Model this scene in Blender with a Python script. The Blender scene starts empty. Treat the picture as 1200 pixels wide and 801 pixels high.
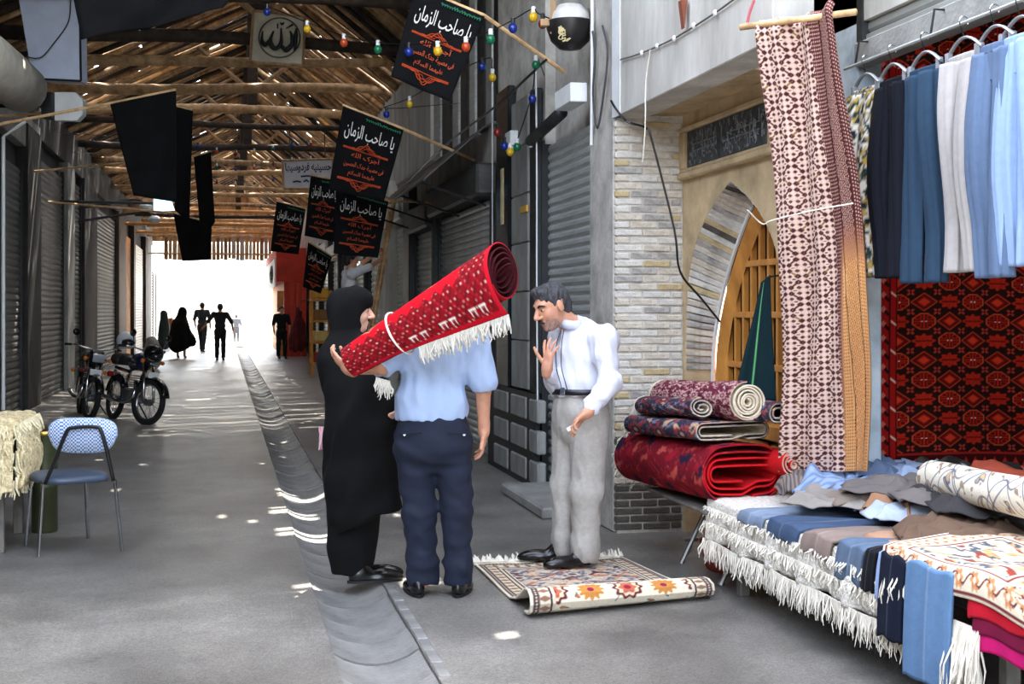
import bpy, bmesh, math, random
import numpy as np
from mathutils import Vector, Matrix
SC = bpy.context.scene
COL = SC.collection
rng = np.random.default_rng(7)
R = random.Random(11)
PI = math.pi
# ------------------------------------------------------------------ camera, sky, sun, exposure
# street runs along +Y, X is across the street, the camera stands at the origin 1.5 m up
FPX = 1500.0; HOR = 365.0; TH = math.atan(338.0/FPX); EYE = 1.5
SN, CS = math.sin(TH), math.cos(TH)
cam = bpy.data.cameras.new('camera'); cam.sensor_width = 36; cam.lens = 36*FPX/1200
cam.shift_y = (HOR-400.5)/1200; cam.clip_end = 500
camo = bpy.data.objects.new('camera', cam); COL.objects.link(camo)
camo.location = (0, 0, EYE); camo.rotation_euler = (PI/2, 0, -TH); SC.camera = camo
SUN = Vector((-0.20, -0.47, -0.86)).normalized()      # way the sunlight travels
wd = bpy.data.worlds.new('sky'); SC.world = wd; wd.use_nodes = True
wn = wd.node_tree.nodes; wl = wd.node_tree.links; bg = wn['Background']
sk = wn.new('ShaderNodeTexSky'); sk.sky_type = 'NISHITA'; sk.sun_disc = False
sk.sun_elevation = math.asin(-SUN.z); sk.sun_rotation = math.atan2(-SUN.x, -SUN.y)
sk.air_density = 1.0; sk.dust_density = 2.5; sk.ozone_density = 1.0
hs = wn.new('ShaderNodeHueSaturation'); hs.inputs['Saturation'].default_value = .42          # a hazy, milky sky
wl.new(sk.outputs[0], hs.inputs['Color']); wl.new(hs.outputs[0], bg.inputs[0]); bg.inputs[1].default_value = 0.5
sl = bpy.data.lights.new('sun', 'SUN'); sl.energy = 7.0; sl.angle = math.radians(0.53); sl.color = (1, .93, .82)
so = bpy.data.objects.new('sun', sl); COL.objects.link(so)
so.rotation_euler = SUN.to_track_quat('-Z', 'Y').to_euler(); so.location = (5, 20, 30)
SC.view_settings.view_transform = 'Standard'; SC.view_settings.look = 'None'
SC.view_settings.gamma = 1; SC.view_settings.use_curve_mapping = False
SC.view_settings.exposure = 2.1
# ------------------------------------------------------------------ helpers
def W(px, py, D):
    "world point seen along a photo direction at depth D"
    a = (px-600)/FPX; b = (HOR-py)/FPX
    return np.array([D*(SN+a*CS), D*(CS-a*SN), EYE+D*b])
def onX(px, py, X): return W(px, py, X*FPX/((px-262.0)*CS))
def onY(px, py, Y): return W(px, py, Y/(CS-(px-600)/FPX*SN))
def onG(px, py, z=0.0): return W(px, py, (EYE-z)*FPX/(py-HOR))
def YX(px, X): return float(onX(px, 365, X)[1])
def lin(c):
    out = []
    for v in c[:3]:
        v = v/255.0
        out.append(v/12.92 if v <= .04045 else ((v+.055)/1.055)**2.4)
    return tuple(out)
def linA(a):
    a = np.asarray(a, float)/255.0
    return np.where(a <= .04045, a/12.92, ((a+.055)/1.055)**2.4)
MATS = {}
def M(name, col=(128,128,128), rough=.8, var=.12, scale=6, bump=0.0, bscale=60, metal=0.0, spec=.5, attr=False,
      col2=None, streak=None, emit=0.0, alpha=None, trans=0.0, sheen=0.0, aniso=None):
    if name in MATS: return MATS[name]
    m = bpy.data.materials.new(name); m.use_nodes = True
    nt = m.node_tree; N = nt.nodes; L = nt.links; b = N['Principled BSDF']
    b.inputs['Roughness'].default_value = rough; b.inputs['Metallic'].default_value = metal
    b.inputs['Specular IOR Level'].default_value = spec
    tc = N.new('ShaderNodeTexCoord')
    mp = N.new('ShaderNodeMapping'); L.new(tc.outputs['Object'], mp.inputs[0])
    if streak: mp.inputs['Scale'].default_value = streak
    nz = N.new('ShaderNodeTexNoise'); nz.inputs['Scale'].default_value = scale; nz.inputs['Detail'].default_value = 6
    nz.inputs['Roughness'].default_value = .62
    L.new(mp.outputs[0], nz.inputs[0])
    rp = N.new('ShaderNodeValToRGB'); rp.color_ramp.elements[0].position = .32; rp.color_ramp.elements[1].position = .68
    L.new(nz.outputs['Fac'], rp.inputs[0])
    c = np.array(lin(col))
    if attr:
        at = N.new('ShaderNodeAttribute'); at.attribute_name = 'Col'
        rp.color_ramp.elements[0].color = (1-var,)*3+(1,); rp.color_ramp.elements[1].color = (1,1,1,1)
        mx = N.new('ShaderNodeMixRGB'); mx.blend_type = 'MULTIPLY'; mx.inputs[0].default_value = 1
        L.new(at.outputs['Color'], mx.inputs[1]); L.new(rp.outputs[0], mx.inputs[2]); L.new(mx.outputs[0], b.inputs['Base Color'])
    else:
        c2 = np.array(lin(col2)) if col2 is not None else c*(1-var*2.2)
        rp.color_ramp.elements[0].color = tuple(np.clip(c2, 0, 1))+(1,)
        rp.color_ramp.elements[1].color = tuple(np.clip(c*(1+var), 0, .95))+(1,)
        L.new(rp.outputs[0], b.inputs['Base Color'])
    if bump:
        n2 = N.new('ShaderNodeTexNoise'); n2.inputs['Scale'].default_value = bscale; n2.inputs['Detail'].default_value = 5
        L.new(mp.outputs[0], n2.inputs[0])
        bp = N.new('ShaderNodeBump'); bp.inputs['Strength'].default_value = bump; bp.inputs['Distance'].default_value = .02
        L.new(n2.outputs['Fac'], bp.inputs['Height']); L.new(bp.outputs[0], b.inputs['Normal'])
    if emit:
        b.inputs['Emission Color'].default_value = tuple(c)+(1,); b.inputs['Emission Strength'].default_value = emit
    if trans: b.inputs['Transmission Weight'].default_value = trans
    if sheen: b.inputs['Sheen Weight'].default_value = sheen
    MATS[name] = m; return m
def wloc(o):
    v = Vector(o.location)
    while o.parent is not None:
        o = o.parent; v = v+Vector(o.location)
    return v
def tag(o, label=None, cat=None, group=None, kind=None):
    if label: o['label'] = label
    if cat: o['category'] = cat
    if group: o['group'] = group
    if kind: o['kind'] = kind
    return o
def empty(name, loc, label=None, cat=None, group=None, kind=None):
    o = bpy.data.objects.new(name, None); COL.objects.link(o); o.location = tuple(float(v) for v in loc); o.empty_display_size = .1
    return tag(o, label, cat, group, kind)
def mesh_obj(name, V, F, mat, parent=None, smooth=False, colors=None, origin=None):
    "V in world coordinates; the origin is put at the base of the shape"
    V = np.asarray(V, float)
    if origin is None:
        lo = V.min(0); hi = V.max(0); origin = np.array([(lo[0]+hi[0])/2, (lo[1]+hi[1])/2, lo[2]])
    me = bpy.data.meshes.new(name)
    Vl = (V-origin)
    if isinstance(F, np.ndarray) and F.ndim == 2:
        n = F.shape[1]; me.vertices.add(len(Vl)); me.vertices.foreach_set('co', Vl.astype(np.float32).ravel())
        me.loops.add(F.size); me.loops.foreach_set('vertex_index', F.astype(np.int32).ravel())
        me.polygons.add(len(F)); me.polygons.foreach_set('loop_start', np.arange(0, F.size, n, dtype=np.int32))
        me.update(calc_edges=True); me.validate()
    else:
        me.from_pydata([tuple(v) for v in Vl], [], [tuple(int(i) for i in f) for f in F]); me.update()
    if colors is not None:
        ca = me.color_attributes.new('Col', 'FLOAT_COLOR', 'POINT')
        c4 = np.ones((len(Vl), 4), np.float32); c4[:, :3] = colors; ca.data.foreach_set('color', c4.ravel())
    if smooth: me.polygons.foreach_set('use_smooth', np.ones(len(me.polygons), bool))
    if mat is not None: me.materials.append(mat)
    o = bpy.data.objects.new(name, me); COL.objects.link(o)
    org = Vector(origin)
    if parent is not None:
        o.parent = parent; o.location = org-wloc(parent)
    else: o.location = org
    return o
def rotm(ax=None, ang=0, rx=0, ry=0, rz=0):
    m = Matrix.Identity(3)
    if ax is not None: m = Matrix.Rotation(ang, 3, Vector(ax))
    m = Matrix.Rotation(rz, 3, 'Z') @ Matrix.Rotation(ry, 3, 'Y') @ Matrix.Rotation(rx, 3, 'X') @ m
    return np.array(m)
class MB:
    def __init__(s): s.V = []; s.F = []; s.n = 0
    def add(s, V, F):
        V = np.asarray(V, float); s.V.append(V); s.F += [tuple(i+s.n for i in f) for f in F]; s.n += len(V); return s
    def box(s, lo, hi, bev=0.0, rot=None, c=None):
        lo = np.array(lo, float); hi = np.array(hi, float); ce = (lo+hi)/2; h = (hi-lo)/2
        if bev <= 0:
            V = np.array([[x, y, z] for z in (-1, 1) for y in (-1, 1) for x in (-1, 1)], float)*h
            F = [(0,2,3,1),(4,5,7,6),(0,1,5,4),(2,6,7,3),(0,4,6,2),(1,3,7,5)]
        else:
            b = min(bev, h.min()*.9); V = []; F = []
            idx = {}
            for sx in (-1, 1):
                for sy in (-1, 1):
                    for sz in (-1, 1):
                        S = np.array([sx, sy, sz])
                        for a in range(3):
                            p = S*(h-b); p[a] = S[a]*h[a]; idx[(sx, sy, sz, a)] = len(V); V.append(p)
            V = np.array(V)
            def q(l): F.append(l)
            for a in range(3):
                for sg in (-1, 1):
                    u, v = [(1,2),(2,0),(0,1)][a]
                    ring = []
                    for (su, sv) in ((-1,-1),(1,-1),(1,1),(-1,1)):
                        k = [0,0,0]; k[a] = sg; k[u] = su; k[v] = sv; ring.append(idx[(k[0],k[1],k[2],a)])
                    q(tuple(ring if sg > 0 else ring[::-1]))
            for a in range(3):
                u, v = [(1,2),(2,0),(0,1)][a]
                for su in (-1, 1):
                    for sv in (-1, 1):
                        k1 = [0,0,0]; k2 = [0,0,0]; k1[a] = -1; k2[a] = 1
                        for k in (k1, k2): k[u] = su; k[v] = sv
                        r = (idx[(*k1,u)], idx[(*k2,u)], idx[(*k2,v)], idx[(*k1,v)])
                        q(r if su*sv < 0 else r[::-1])
            for sx in (-1,1):
                for sy in (-1,1):
                    for sz in (-1,1):
                        r = (idx[(sx,sy,sz,0)], idx[(sx,sy,sz,1)], idx[(sx,sy,sz,2)])
                        q(r if sx*sy*sz > 0 else r[::-1])
        if rot is not None: V = V @ np.asarray(rot).T
        return s.add(V+(ce if c is None else np.array(c)), F)
    def tube(s, path, r, n=8, caps=True, closed=False, flat=None):
        P = np.array(path, float); m = len(P); r = np.broadcast_to(np.array(r, float), (m,)) if np.ndim(r) <= 1 else r
        T = np.gradient(P, axis=0) if not closed else (np.roll(P,-1,0)-np.roll(P,1,0))
        T /= np.maximum(np.linalg.norm(T, axis=1, keepdims=True), 1e-9)
        up = np.array([0,0,1.0]) if abs(T[0][2]) < .9 else np.array([1.0,0,0])
        u = np.cross(T[0], up); u /= np.linalg.norm(u); V = []
        for i in range(m):
            u = u-T[i]*np.dot(u, T[i]); u /= max(np.linalg.norm(u), 1e-9); v = np.cross(T[i], u)
            a = np.linspace(0, 2*PI, n, endpoint=False)
            f = 1.0 if flat is None else flat
            V.append(P[i]+r[i]*(np.cos(a)[:,None]*u+f*np.sin(a)[:,None]*v))
        V = np.concatenate(V); F = []
        for i in range(m if closed else m-1):
            j = (i+1) % m
            for k in range(n):
                l = (k+1) % n; F.append((i*n+k, i*n+l, j*n+l, j*n+k))
        if caps and not closed: F += [tuple(range(n))[::-1], tuple((m-1)*n+k for k in range(n))]
        return s.add(V, F)
    def lathe(s, prof, c=(0,0,0), n=20, axis=(0,0,1), caps=True):
        prof = np.array(prof, float); ax = Vector(axis).normalized()
        q = np.array(Vector((0,0,1)).rotation_difference(ax).to_matrix())
        a = np.linspace(0, 2*PI, n, endpoint=False); V = []
        for r, z in prof: V.append(np.stack([r*np.cos(a), r*np.sin(a), np.full(n, z)], 1))
        V = np.concatenate(V) @ q.T+np.array(c); m = len(prof); F = []
        for i in range(m-1):
            for k in range(n):
                l = (k+1) % n; F.append((i*n+k, i*n+l, (i+1)*n+l, (i+1)*n+k))
        if caps: F += [tuple(range(n))[::-1], tuple((m-1)*n+k for k in range(n))]
        return s.add(V, F)
    def prism(s, outline, ext, origin=(0,0,0), ex=(1,0,0), ey=(0,0,1)):
        "outline 2-D list in the (ex, ey) plane, extruded by vector ext"
        o = np.array(origin, float); ex = np.array(ex, float); ey = np.array(ey, float); ext = np.array(ext, float)
        A = np.array([o+a*ex+b*ey for a, b in outline]); n = len(A)
        V = np.concatenate([A, A+ext]); F = [tuple(range(n))[::-1], tuple(range(n, 2*n))]
        F += [(i, (i+1) % n, n+(i+1) % n, n+i) for i in range(n)]
        if np.dot(np.cross(ex, ey), ext) < 0: F = [f[::-1] for f in F]
        return s.add(V, F)
    def ell(s, c, r, rot=None, n=14, m=9):
        V = []; F = []
        for i in range(m+1):
            t = PI*i/m
            for k in range(n):
                p = 2*PI*k/n; V.append([math.sin(t)*math.cos(p), math.sin(t)*math.sin(p), -math.cos(t)])
        V = np.array(V)*np.array(r)
        if rot is not None: V = V @ np.asarray(rot).T
        for i in range(m):
            for k in range(n):
                l = (k+1) % n; F.append((i*n+k, i*n+l, (i+1)*n+l, (i+1)*n+k))
        return s.add(V+np.array(c), F)
    def build(s, name, mat, parent=None, smooth=False, origin=None):
        return mesh_obj(name, np.concatenate(s.V), s.F, mat, parent, smooth, origin=origin)
def grid_faces(nu, nv, off=0, flip=False):
    i = np.arange(nu-1)[:,None]; j = np.arange(nv-1)[None,:]
    a = (i*nv+j); F = np.stack([a, a+nv, a+nv+1, a+1], -1).reshape(-1, 4)+off
    return F[:, ::-1] if flip else F
def surf(name, nu, nv, f, col, mat, parent=None, thick=.008, back=(200,190,170), smooth=True, flip=None):
    "a cloth or rug: front grid with pattern colours, back grid and closed edge"
    U, Vv = np.meshgrid(np.linspace(0,1,nu), np.linspace(0,1,nv), indexing='ij')
    P = np.stack(f(U, Vv), -1).astype(float)
    du = np.gradient(P, axis=0); dv = np.gradient(P, axis=1)
    n = np.cross(du, dv); n /= np.maximum(np.linalg.norm(n, axis=-1, keepdims=True), 1e-9)
    if flip is None:      # open sheets: the pattern side looks to the street
        flip = float((n.reshape(-1,3)*(np.array([0,-1.0,2.2])-P.reshape(-1,3))).sum()) < 0
    if flip: n = -n
    B = P-n*thick
    C = linA(np.stack(col(U, Vv), -1)) if callable(col) else np.broadcast_to(np.array(lin(col)), P.shape)
    Cb = np.broadcast_to(np.array(lin(back)), P.shape)
    V = np.concatenate([P.reshape(-1,3), B.reshape(-1,3)]); N = nu*nv
    idx = np.arange(N).reshape(nu, nv)
    F = [grid_faces(nu, nv), grid_faces(nu, nv, N, True)]
    def strip(e):
        return np.stack([e[:-1], e[1:], e[1:]+N, e[:-1]+N], 1)
    F += [strip(idx[0,:])[:, ::1], strip(idx[-1,:])[:, ::-1], strip(idx[:,0])[:, ::-1], strip(idx[:,-1])[:, ::1]]
    F = np.concatenate(F)
    if flip: F = F[:, ::-1]
    return mesh_obj(name, V, F, mat, parent, smooth, colors=np.concatenate([C.reshape(-1,3), Cb.reshape(-1,3)]))
def fringe(name, pts, length, mat, parent, n=60, r=.004, dirv=(0,0,-1), jit=.35, seed=1, kind='stuff', zmin=None):
    "knotted tassel threads hanging along a polyline"
    rr = np.random.default_rng(seed); pts = np.array(pts, float)
    seg = np.linalg.norm(np.diff(pts, axis=0), axis=1); cum = np.concatenate([[0], np.cumsum(seg)]); mb = MB()
    d = np.array(dirv, float)
    for t in np.linspace(0, cum[-1], n):
        p = np.array([np.interp(t, cum, pts[:,k]) for k in range(3)])
        L = length*rr.uniform(1-jit, 1+jit*.4); e = d+rr.normal(0, .10, 3); e /= np.linalg.norm(e)
        w = rr.normal(0, .012, 3)
        q = [p, p+e*L*.35+w*.4, p+e*L*.7+w, p+e*L+w*.5]
        if zmin is not None:
            for a in q: a[2] = max(a[2], zmin+r)
        mb.tube(q, [r*1.1, r*1.3, r, r*.5], n=4)
    o = mb.build(name, mat, parent); tag(o, kind=kind); return o
def copy_tree(o, parent=None):
    c = o.copy(); COL.objects.link(c); c.parent = parent
    for ch in list(o.children): copy_tree(ch, c)
    return c
def share(o, loc, parent, rot=None, scale=None):
    c = o.copy(); COL.objects.link(c); c.parent = parent; c.location = loc
    if rot is not None: c.rotation_euler = rot
    if scale is not None: c.scale = scale
    return c
def bez(pts, n=24):
    "smooth Catmull-Rom path through the points"
    P = np.array(pts, float)
    if len(P) == 2: return np.array([P[0]+(P[1]-P[0])*t for t in np.linspace(0,1,n)])
    Q = np.vstack([2*P[0]-P[1], P, 2*P[-1]-P[-2]]); out = []
    m = len(P)-1; k = max(2, n//m)
    for i in range(m):
        a, b, c, d = Q[i:i+4]
        for t in np.linspace(0, 1, k, endpoint=False):
            out.append(.5*((2*b)+(-a+c)*t+(2*a-5*b+4*c-d)*t*t+(-a+3*b-3*c+d)*t**3))
    out.append(P[-1]); return np.array(out)
# ---- signed-distance bodies (smoothly blended, one continuous surface)
def _surfnet(D, org, h):
    nx, ny, nz = D.shape; ins = D < 0
    c = np.zeros((nx-1, ny-1, nz-1), np.int8)
    for dx in (0,1):
        for dy in (0,1):
            for dz in (0,1): c += ins[dx:nx-1+dx, dy:ny-1+dy, dz:nz-1+dz]
    act = (c > 0) & (c < 8); I = np.argwhere(act); n = len(I)
    idx = np.full(act.shape, -1, np.int64); idx[act] = np.arange(n)
    acc = np.zeros((n,3)); cnt = np.zeros((n,1))
    for ax in range(3):
        o1, o2 = [a for a in range(3) if a != ax]
        for p in (0,1):
            for q in (0,1):
                a = I.copy(); a[:,o1] += p; a[:,o2] += q; b = a.copy(); b[:,ax] += 1
                va = D[a[:,0],a[:,1],a[:,2]]; vb = D[b[:,0],b[:,1],b[:,2]]
                x = (va < 0) != (vb < 0); t = np.where(x, va/np.where(x, va-vb, 1), 0)
                pt = a.astype(float); pt[:,ax] += t
                acc[x] += pt[x]; cnt[x] += 1
    V = acc/np.maximum(cnt,1)*h+org; F = []
    for ax in range(3):
        o1, o2 = (ax+1) % 3, (ax+2) % 3
        sl = [slice(1,-1)]*3; sl[ax] = slice(0,-1); s2 = [slice(1,-1)]*3; s2[ax] = slice(1,None)
        A = ins[tuple(sl)]; B = ins[tuple(s2)]
        for flip in (False, True):
            E = np.argwhere((A & ~B) if not flip else (~A & B))
            if not len(E): continue
            for k in range(3):
                if k != ax: E[:,k] += 1
            def at(d1, d2):
                e = E.copy(); e[:,o1] += d1; e[:,o2] += d2; return idx[e[:,0],e[:,1],e[:,2]]
            q = np.stack([at(-1,-1), at(0,-1), at(0,0), at(-1,0)], 1)
            F.append(q if not flip else q[:, ::-1])
    return V, np.concatenate(F)
def sdf_mesh(prims, h, noise=None):
    """prims: ('c', p0, r0, p1, r1, k) round cone | ('e', centre, radii, rot or None, k) ellipsoid | ('-e', ...) carve | ('-p', point, normal) cut"""
    lo = np.full(3, 1e9); hi = -lo
    for p in prims:
        if p[0] == 'c':
            for q, r in ((p[1], p[2]), (p[3], p[4])): lo = np.minimum(lo, np.array(q)-r); hi = np.maximum(hi, np.array(q)+r)
        elif p[0] == 'e': rm = max(p[2]); lo = np.minimum(lo, np.array(p[1])-rm); hi = np.maximum(hi, np.array(p[1])+rm)
    lo -= 4*h; hi += 4*h; n = np.ceil((hi-lo)/h).astype(int)+1
    D = np.full(n, .25, np.float32); ax = [lo[i]+h*np.arange(n[i]) for i in range(3)]
    for p in prims:
        if p[0] == '-p':
            X, Y, Z = np.meshgrid(*ax, indexing='ij', sparse=True); pt, nm = np.array(p[1], float), np.array(p[2], float); nm /= np.linalg.norm(nm)
            d = (X-pt[0])*nm[0]+(Y-pt[1])*nm[1]+(Z-pt[2])*nm[2]
            D = np.maximum(D, d).astype(np.float32); continue
        k = p[5] if p[0] == 'c' else p[4]; mar = k+3*h
        if p[0] == 'c':
            a, ra, b, rb = np.array(p[1], float), p[2], np.array(p[3], float), p[4]
            l = np.minimum(a-ra, b-rb)-mar; u = np.maximum(a+ra, b+rb)+mar
        else:
            ce = np.array(p[1], float); rm = max(p[2]); l = ce-rm-mar; u = ce+rm+mar
        i0 = np.maximum(((l-lo)/h).astype(int), 0); i1 = np.minimum(((u-lo)/h).astype(int)+2, n)
        if np.any(i1 <= i0): continue
        X, Y, Z = np.meshgrid(*[ax[i][i0[i]:i1[i]] for i in range(3)], indexing='ij')
        if p[0] == 'c':
            ba = b-a; L2 = max(ba @ ba, 1e-9)
            t = np.clip(((X-a[0])*ba[0]+(Y-a[1])*ba[1]+(Z-a[2])*ba[2])/L2, 0, 1)
            d = np.sqrt((X-a[0]-t*ba[0])**2+(Y-a[1]-t*ba[1])**2+(Z-a[2]-t*ba[2])**2)-(ra+t*(rb-ra))
        else:
            Q = np.stack([X-ce[0], Y-ce[1], Z-ce[2]], -1)
            if p[3] is not None: Q = Q @ np.asarray(p[3])
            r = np.array(p[2]); k0 = np.sqrt(((Q/r)**2).sum(-1)); k1 = np.sqrt(((Q/r**2)**2).sum(-1))
            d = np.where(k1 > 1e-9, k0*(k0-1)/np.maximum(k1, 1e-9), -r.min())
        sub = D[i0[0]:i1[0], i0[1]:i1[1], i0[2]:i1[2]]
        k = max(k, 1e-4)
        if p[0] == '-e':
            d = -d; hh = np.clip(.5-.5*(sub-d)/k, 0, 1); sub[...] = sub+(d-sub)*hh+k*hh*(1-hh)
        else:
            hh = np.clip(.5+.5*(sub-d)/k, 0, 1); sub[...] = sub+(d-sub)*hh-k*hh*(1-hh)
    if noise is not None:
        X, Y, Z = np.meshgrid(*ax, indexing='ij')
        m = np.abs(D) < .06; D[m] += noise(X[m], Y[m], Z[m]).astype(np.float32)
    return _surfnet(D, lo, h)
def wrinkles(seed, amp, freq, stretch=(1,1,1), octs=7):
    rr = np.random.default_rng(seed); K = rr.normal(0, 1, (octs,3))*freq*np.array(stretch); ph = rr.uniform(0, 6.28, (octs,2))
    K2 = rr.normal(0, 1, (octs,3))*freq*.4
    def f(X, Y, Z):
        s = 0
        for i in range(octs):
            s = s+np.sin(K[i,0]*X+K[i,1]*Y+K[i,2]*Z+ph[i,0]+1.5*np.sin(K2[i,0]*X+K2[i,1]*Y+K2[i,2]*Z+ph[i,1]))
        return amp*s/octs**.5
    return f
def sdf_obj(name, prims, h, mat, parent=None, noise=None):
    V, F = sdf_mesh(prims, h, noise); return mesh_obj(name, V, F, mat, parent, True)
# ------------------------------------------------------------------ materials of the setting
asphalt = M('asphalt', (134,131,125), rough=.5, var=.2, scale=1.3, bump=.35, bscale=130, spec=.45)
def _asph():
    nt = asphalt.node_tree; N = nt.nodes; L = nt.links; b = N['Principled BSDF']
    tc = [n for n in N if n.type == 'TEX_COORD'][0]
    rp = [n for n in N if n.type == 'VALTORGB'][0]
    n3 = N.new('ShaderNodeTexNoise'); n3.inputs['Scale'].default_value = 95; n3.inputs['Detail'].default_value = 8; n3.inputs['Roughness'].default_value = .8
    L.new(tc.outputs['Object'], n3.inputs[0])
    mx = N.new('ShaderNodeMixRGB'); mx.blend_type = 'OVERLAY'; mx.inputs[0].default_value = .95
    L.new(rp.outputs[0], mx.inputs[1]); mr3 = N.new('ShaderNodeMapRange'); mr3.inputs[1].default_value = .38; mr3.inputs[2].default_value = .62; mr3.inputs[3].default_value = .22; mr3.inputs[4].default_value = .74
    L.new(n3.outputs['Fac'], mr3.inputs[0]); L.new(mr3.outputs[0], mx.inputs[2]); 
    # dark worn stains
    n4 = N.new('ShaderNodeTexNoise'); n4.inputs['Scale'].default_value = .55; n4.inputs['Detail'].default_value = 7; n4.inputs['Roughness'].default_value = .7
    L.new(tc.outputs['Object'], n4.inputs[0])
    r4 = N.new('ShaderNodeValToRGB'); r4.color_ramp.elements[0].position = .38; r4.color_ramp.elements[1].position = .62
    r4.color_ramp.elements[0].color = (.5,.5,.53,1); r4.color_ramp.elements[1].color = (1,1,1,1); L.new(n4.outputs['Fac'], r4.inputs[0])
    m2 = N.new('ShaderNodeMixRGB'); m2.blend_type = 'MULTIPLY'; m2.inputs[0].default_value = .8
    L.new(mx.outputs[0], m2.inputs[1]); L.new(r4.outputs[0], m2.inputs[2]); L.new(m2.outputs[0], b.inputs['Base Color'])
    rr = N.new('ShaderNodeMapRange'); rr.inputs[3].default_value = .22; rr.inputs[4].default_value = .52
    L.new(n4.outputs['Fac'], rr.inputs[0]); L.new(rr.outputs[0], b.inputs['Roughness'])
_asph()
concrete = M('concrete', (150,150,146), rough=.7, var=.16, scale=3, bump=.3, bscale=40)
gutterm = M('gutter_concrete', (128,128,126), rough=.5, var=.2, scale=4, bump=.3, bscale=60)
plaster = M('plaster', (205,203,196), rough=.85, var=.12, scale=2.2, bump=.2, bscale=25, streak=(1,1,.25), col2=(160,156,148))
plaster_old = M('old_plaster', (196,192,184), rough=.85, var=.1, scale=3, bump=.4, bscale=18, col2=(140,136,128))
warmplaster = M('warm_plaster', (206,182,142), rough=.85, var=.12, scale=3, bump=.4, bscale=22, col2=(160,140,108))
stone = M('grey_stone', (150,152,148), rough=.6, var=.12, scale=4, bump=.2, bscale=30, col2=(110,110,106), streak=(1,1,.4))
darkmetal = M('dark_metal', (46,48,50), rough=.5, var=.2, scale=5, metal=.4)
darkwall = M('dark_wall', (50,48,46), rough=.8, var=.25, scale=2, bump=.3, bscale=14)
shutter_grey = M('shutter_steel', (186,190,188), rough=.4, var=.12, scale=3, metal=.25, streak=(1,1,6), col2=(150,154,152))
shutter_dark = M('shutter_dark', (84,84,82), rough=.5, var=.2, scale=3, metal=.2, streak=(1,1,6))
shutter_white = M('shutter_white', (214,214,204), rough=.5, var=.12, scale=3, streak=(1,1,6))
wood = M('weathered_wood', (190,156,116), rough=.75, var=.2, scale=9, bump=.3, bscale=40, streak=(1,1,.2), col2=(116,86,58))
wood_log = M('log_wood', (226,190,142), rough=.7, var=.15, scale=7, bump=.25, bscale=30, col2=(168,128,86))
wood_dark = M('dark_timber', (64,52,42), rough=.8, var=.3, scale=8, bump=.3, bscale=30)
reed = M('roof_board', (112,88,62), rough=.85, var=.3, scale=14, bump=.3, bscale=50, col2=(48,36,26))
white_ = M('white_paint', (226,228,228), rough=.6, var=.06, scale=4)
paleblue = M('pale_blue_paint', (218,230,238), rough=.7, var=.1, scale=3, bump=.2, bscale=18, col2=(160,178,190))
# ------------------------------------------------------------------ floor and gutter
GX0, GX1 = .47, .86
f = MB(); f.box((-6,-14,-.3), (GX0,58,0)); f.box((GX1,-14,-.3), (8,58,0)); f.box((GX0,-14,-.3), (GX1,58,-.16))
floor = tag(f.build('floor', asphalt), kind='structure')
NB = 9; t = np.linspace(0, 1, NB); zz = -.012-.062*np.sin(PI*t)**.8; xx = GX0+.004+(GX1-GX0-.008)*t
blk = MB(); LB = .366
A = np.stack([xx, np.zeros(NB), zz], 1); B = A+np.array([0,LB,0]); lo = np.array([0,0,1])*0
bot = np.stack([xx, np.zeros(NB), np.full(NB,-.155)], 1); bot2 = bot+np.array([0,LB,0])
Vb = np.concatenate([A, B, bot, bot2]); Fb = []
for i in range(NB-1):
    Fb += [(i, i+1, NB+i+1, NB+i), (2*NB+i, 2*NB+i+1, i+1, i), (NB+i, NB+i+1, 3*NB+i+1, 3*NB+i), (2*NB+i+1, 2*NB+i, 3*NB+i, 3*NB+i+1)]
Fb += [(0, NB, 3*NB, 2*NB), (NB-1, 3*NB-1, 4*NB-1, 2*NB-1)]
gb = mesh_obj('gutter_block', Vb+np.array([0,4.2,0]), Fb, gutterm, floor, smooth=False, origin=np.array([0,4.2,0]))
for i in range(1, 138):
    share(gb, (0, 4.2+i*.376, R.uniform(-.004,.004))-np.array(wloc(floor)), floor, rot=(R.uniform(-.006,.006), R.uniform(-.006,.006), 0))
eb = MB(); eb.box((GX1+.002,5.2,-.02), (GX1+.055,5.39,.006), .004); e0 = eb.build('kerb_brick', gutterm, floor)
for i in range(1, 9): share(e0, Vector(e0.location)+Vector((0, i*.2, R.uniform(-.003,.002))), floor)
og = MB(); og.box((-60,58,-.32), (60,190,-.02)); tag(og.build('ground_outside', M('sunny_ground', (214,208,196), rough=.9)), kind='structure')
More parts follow.
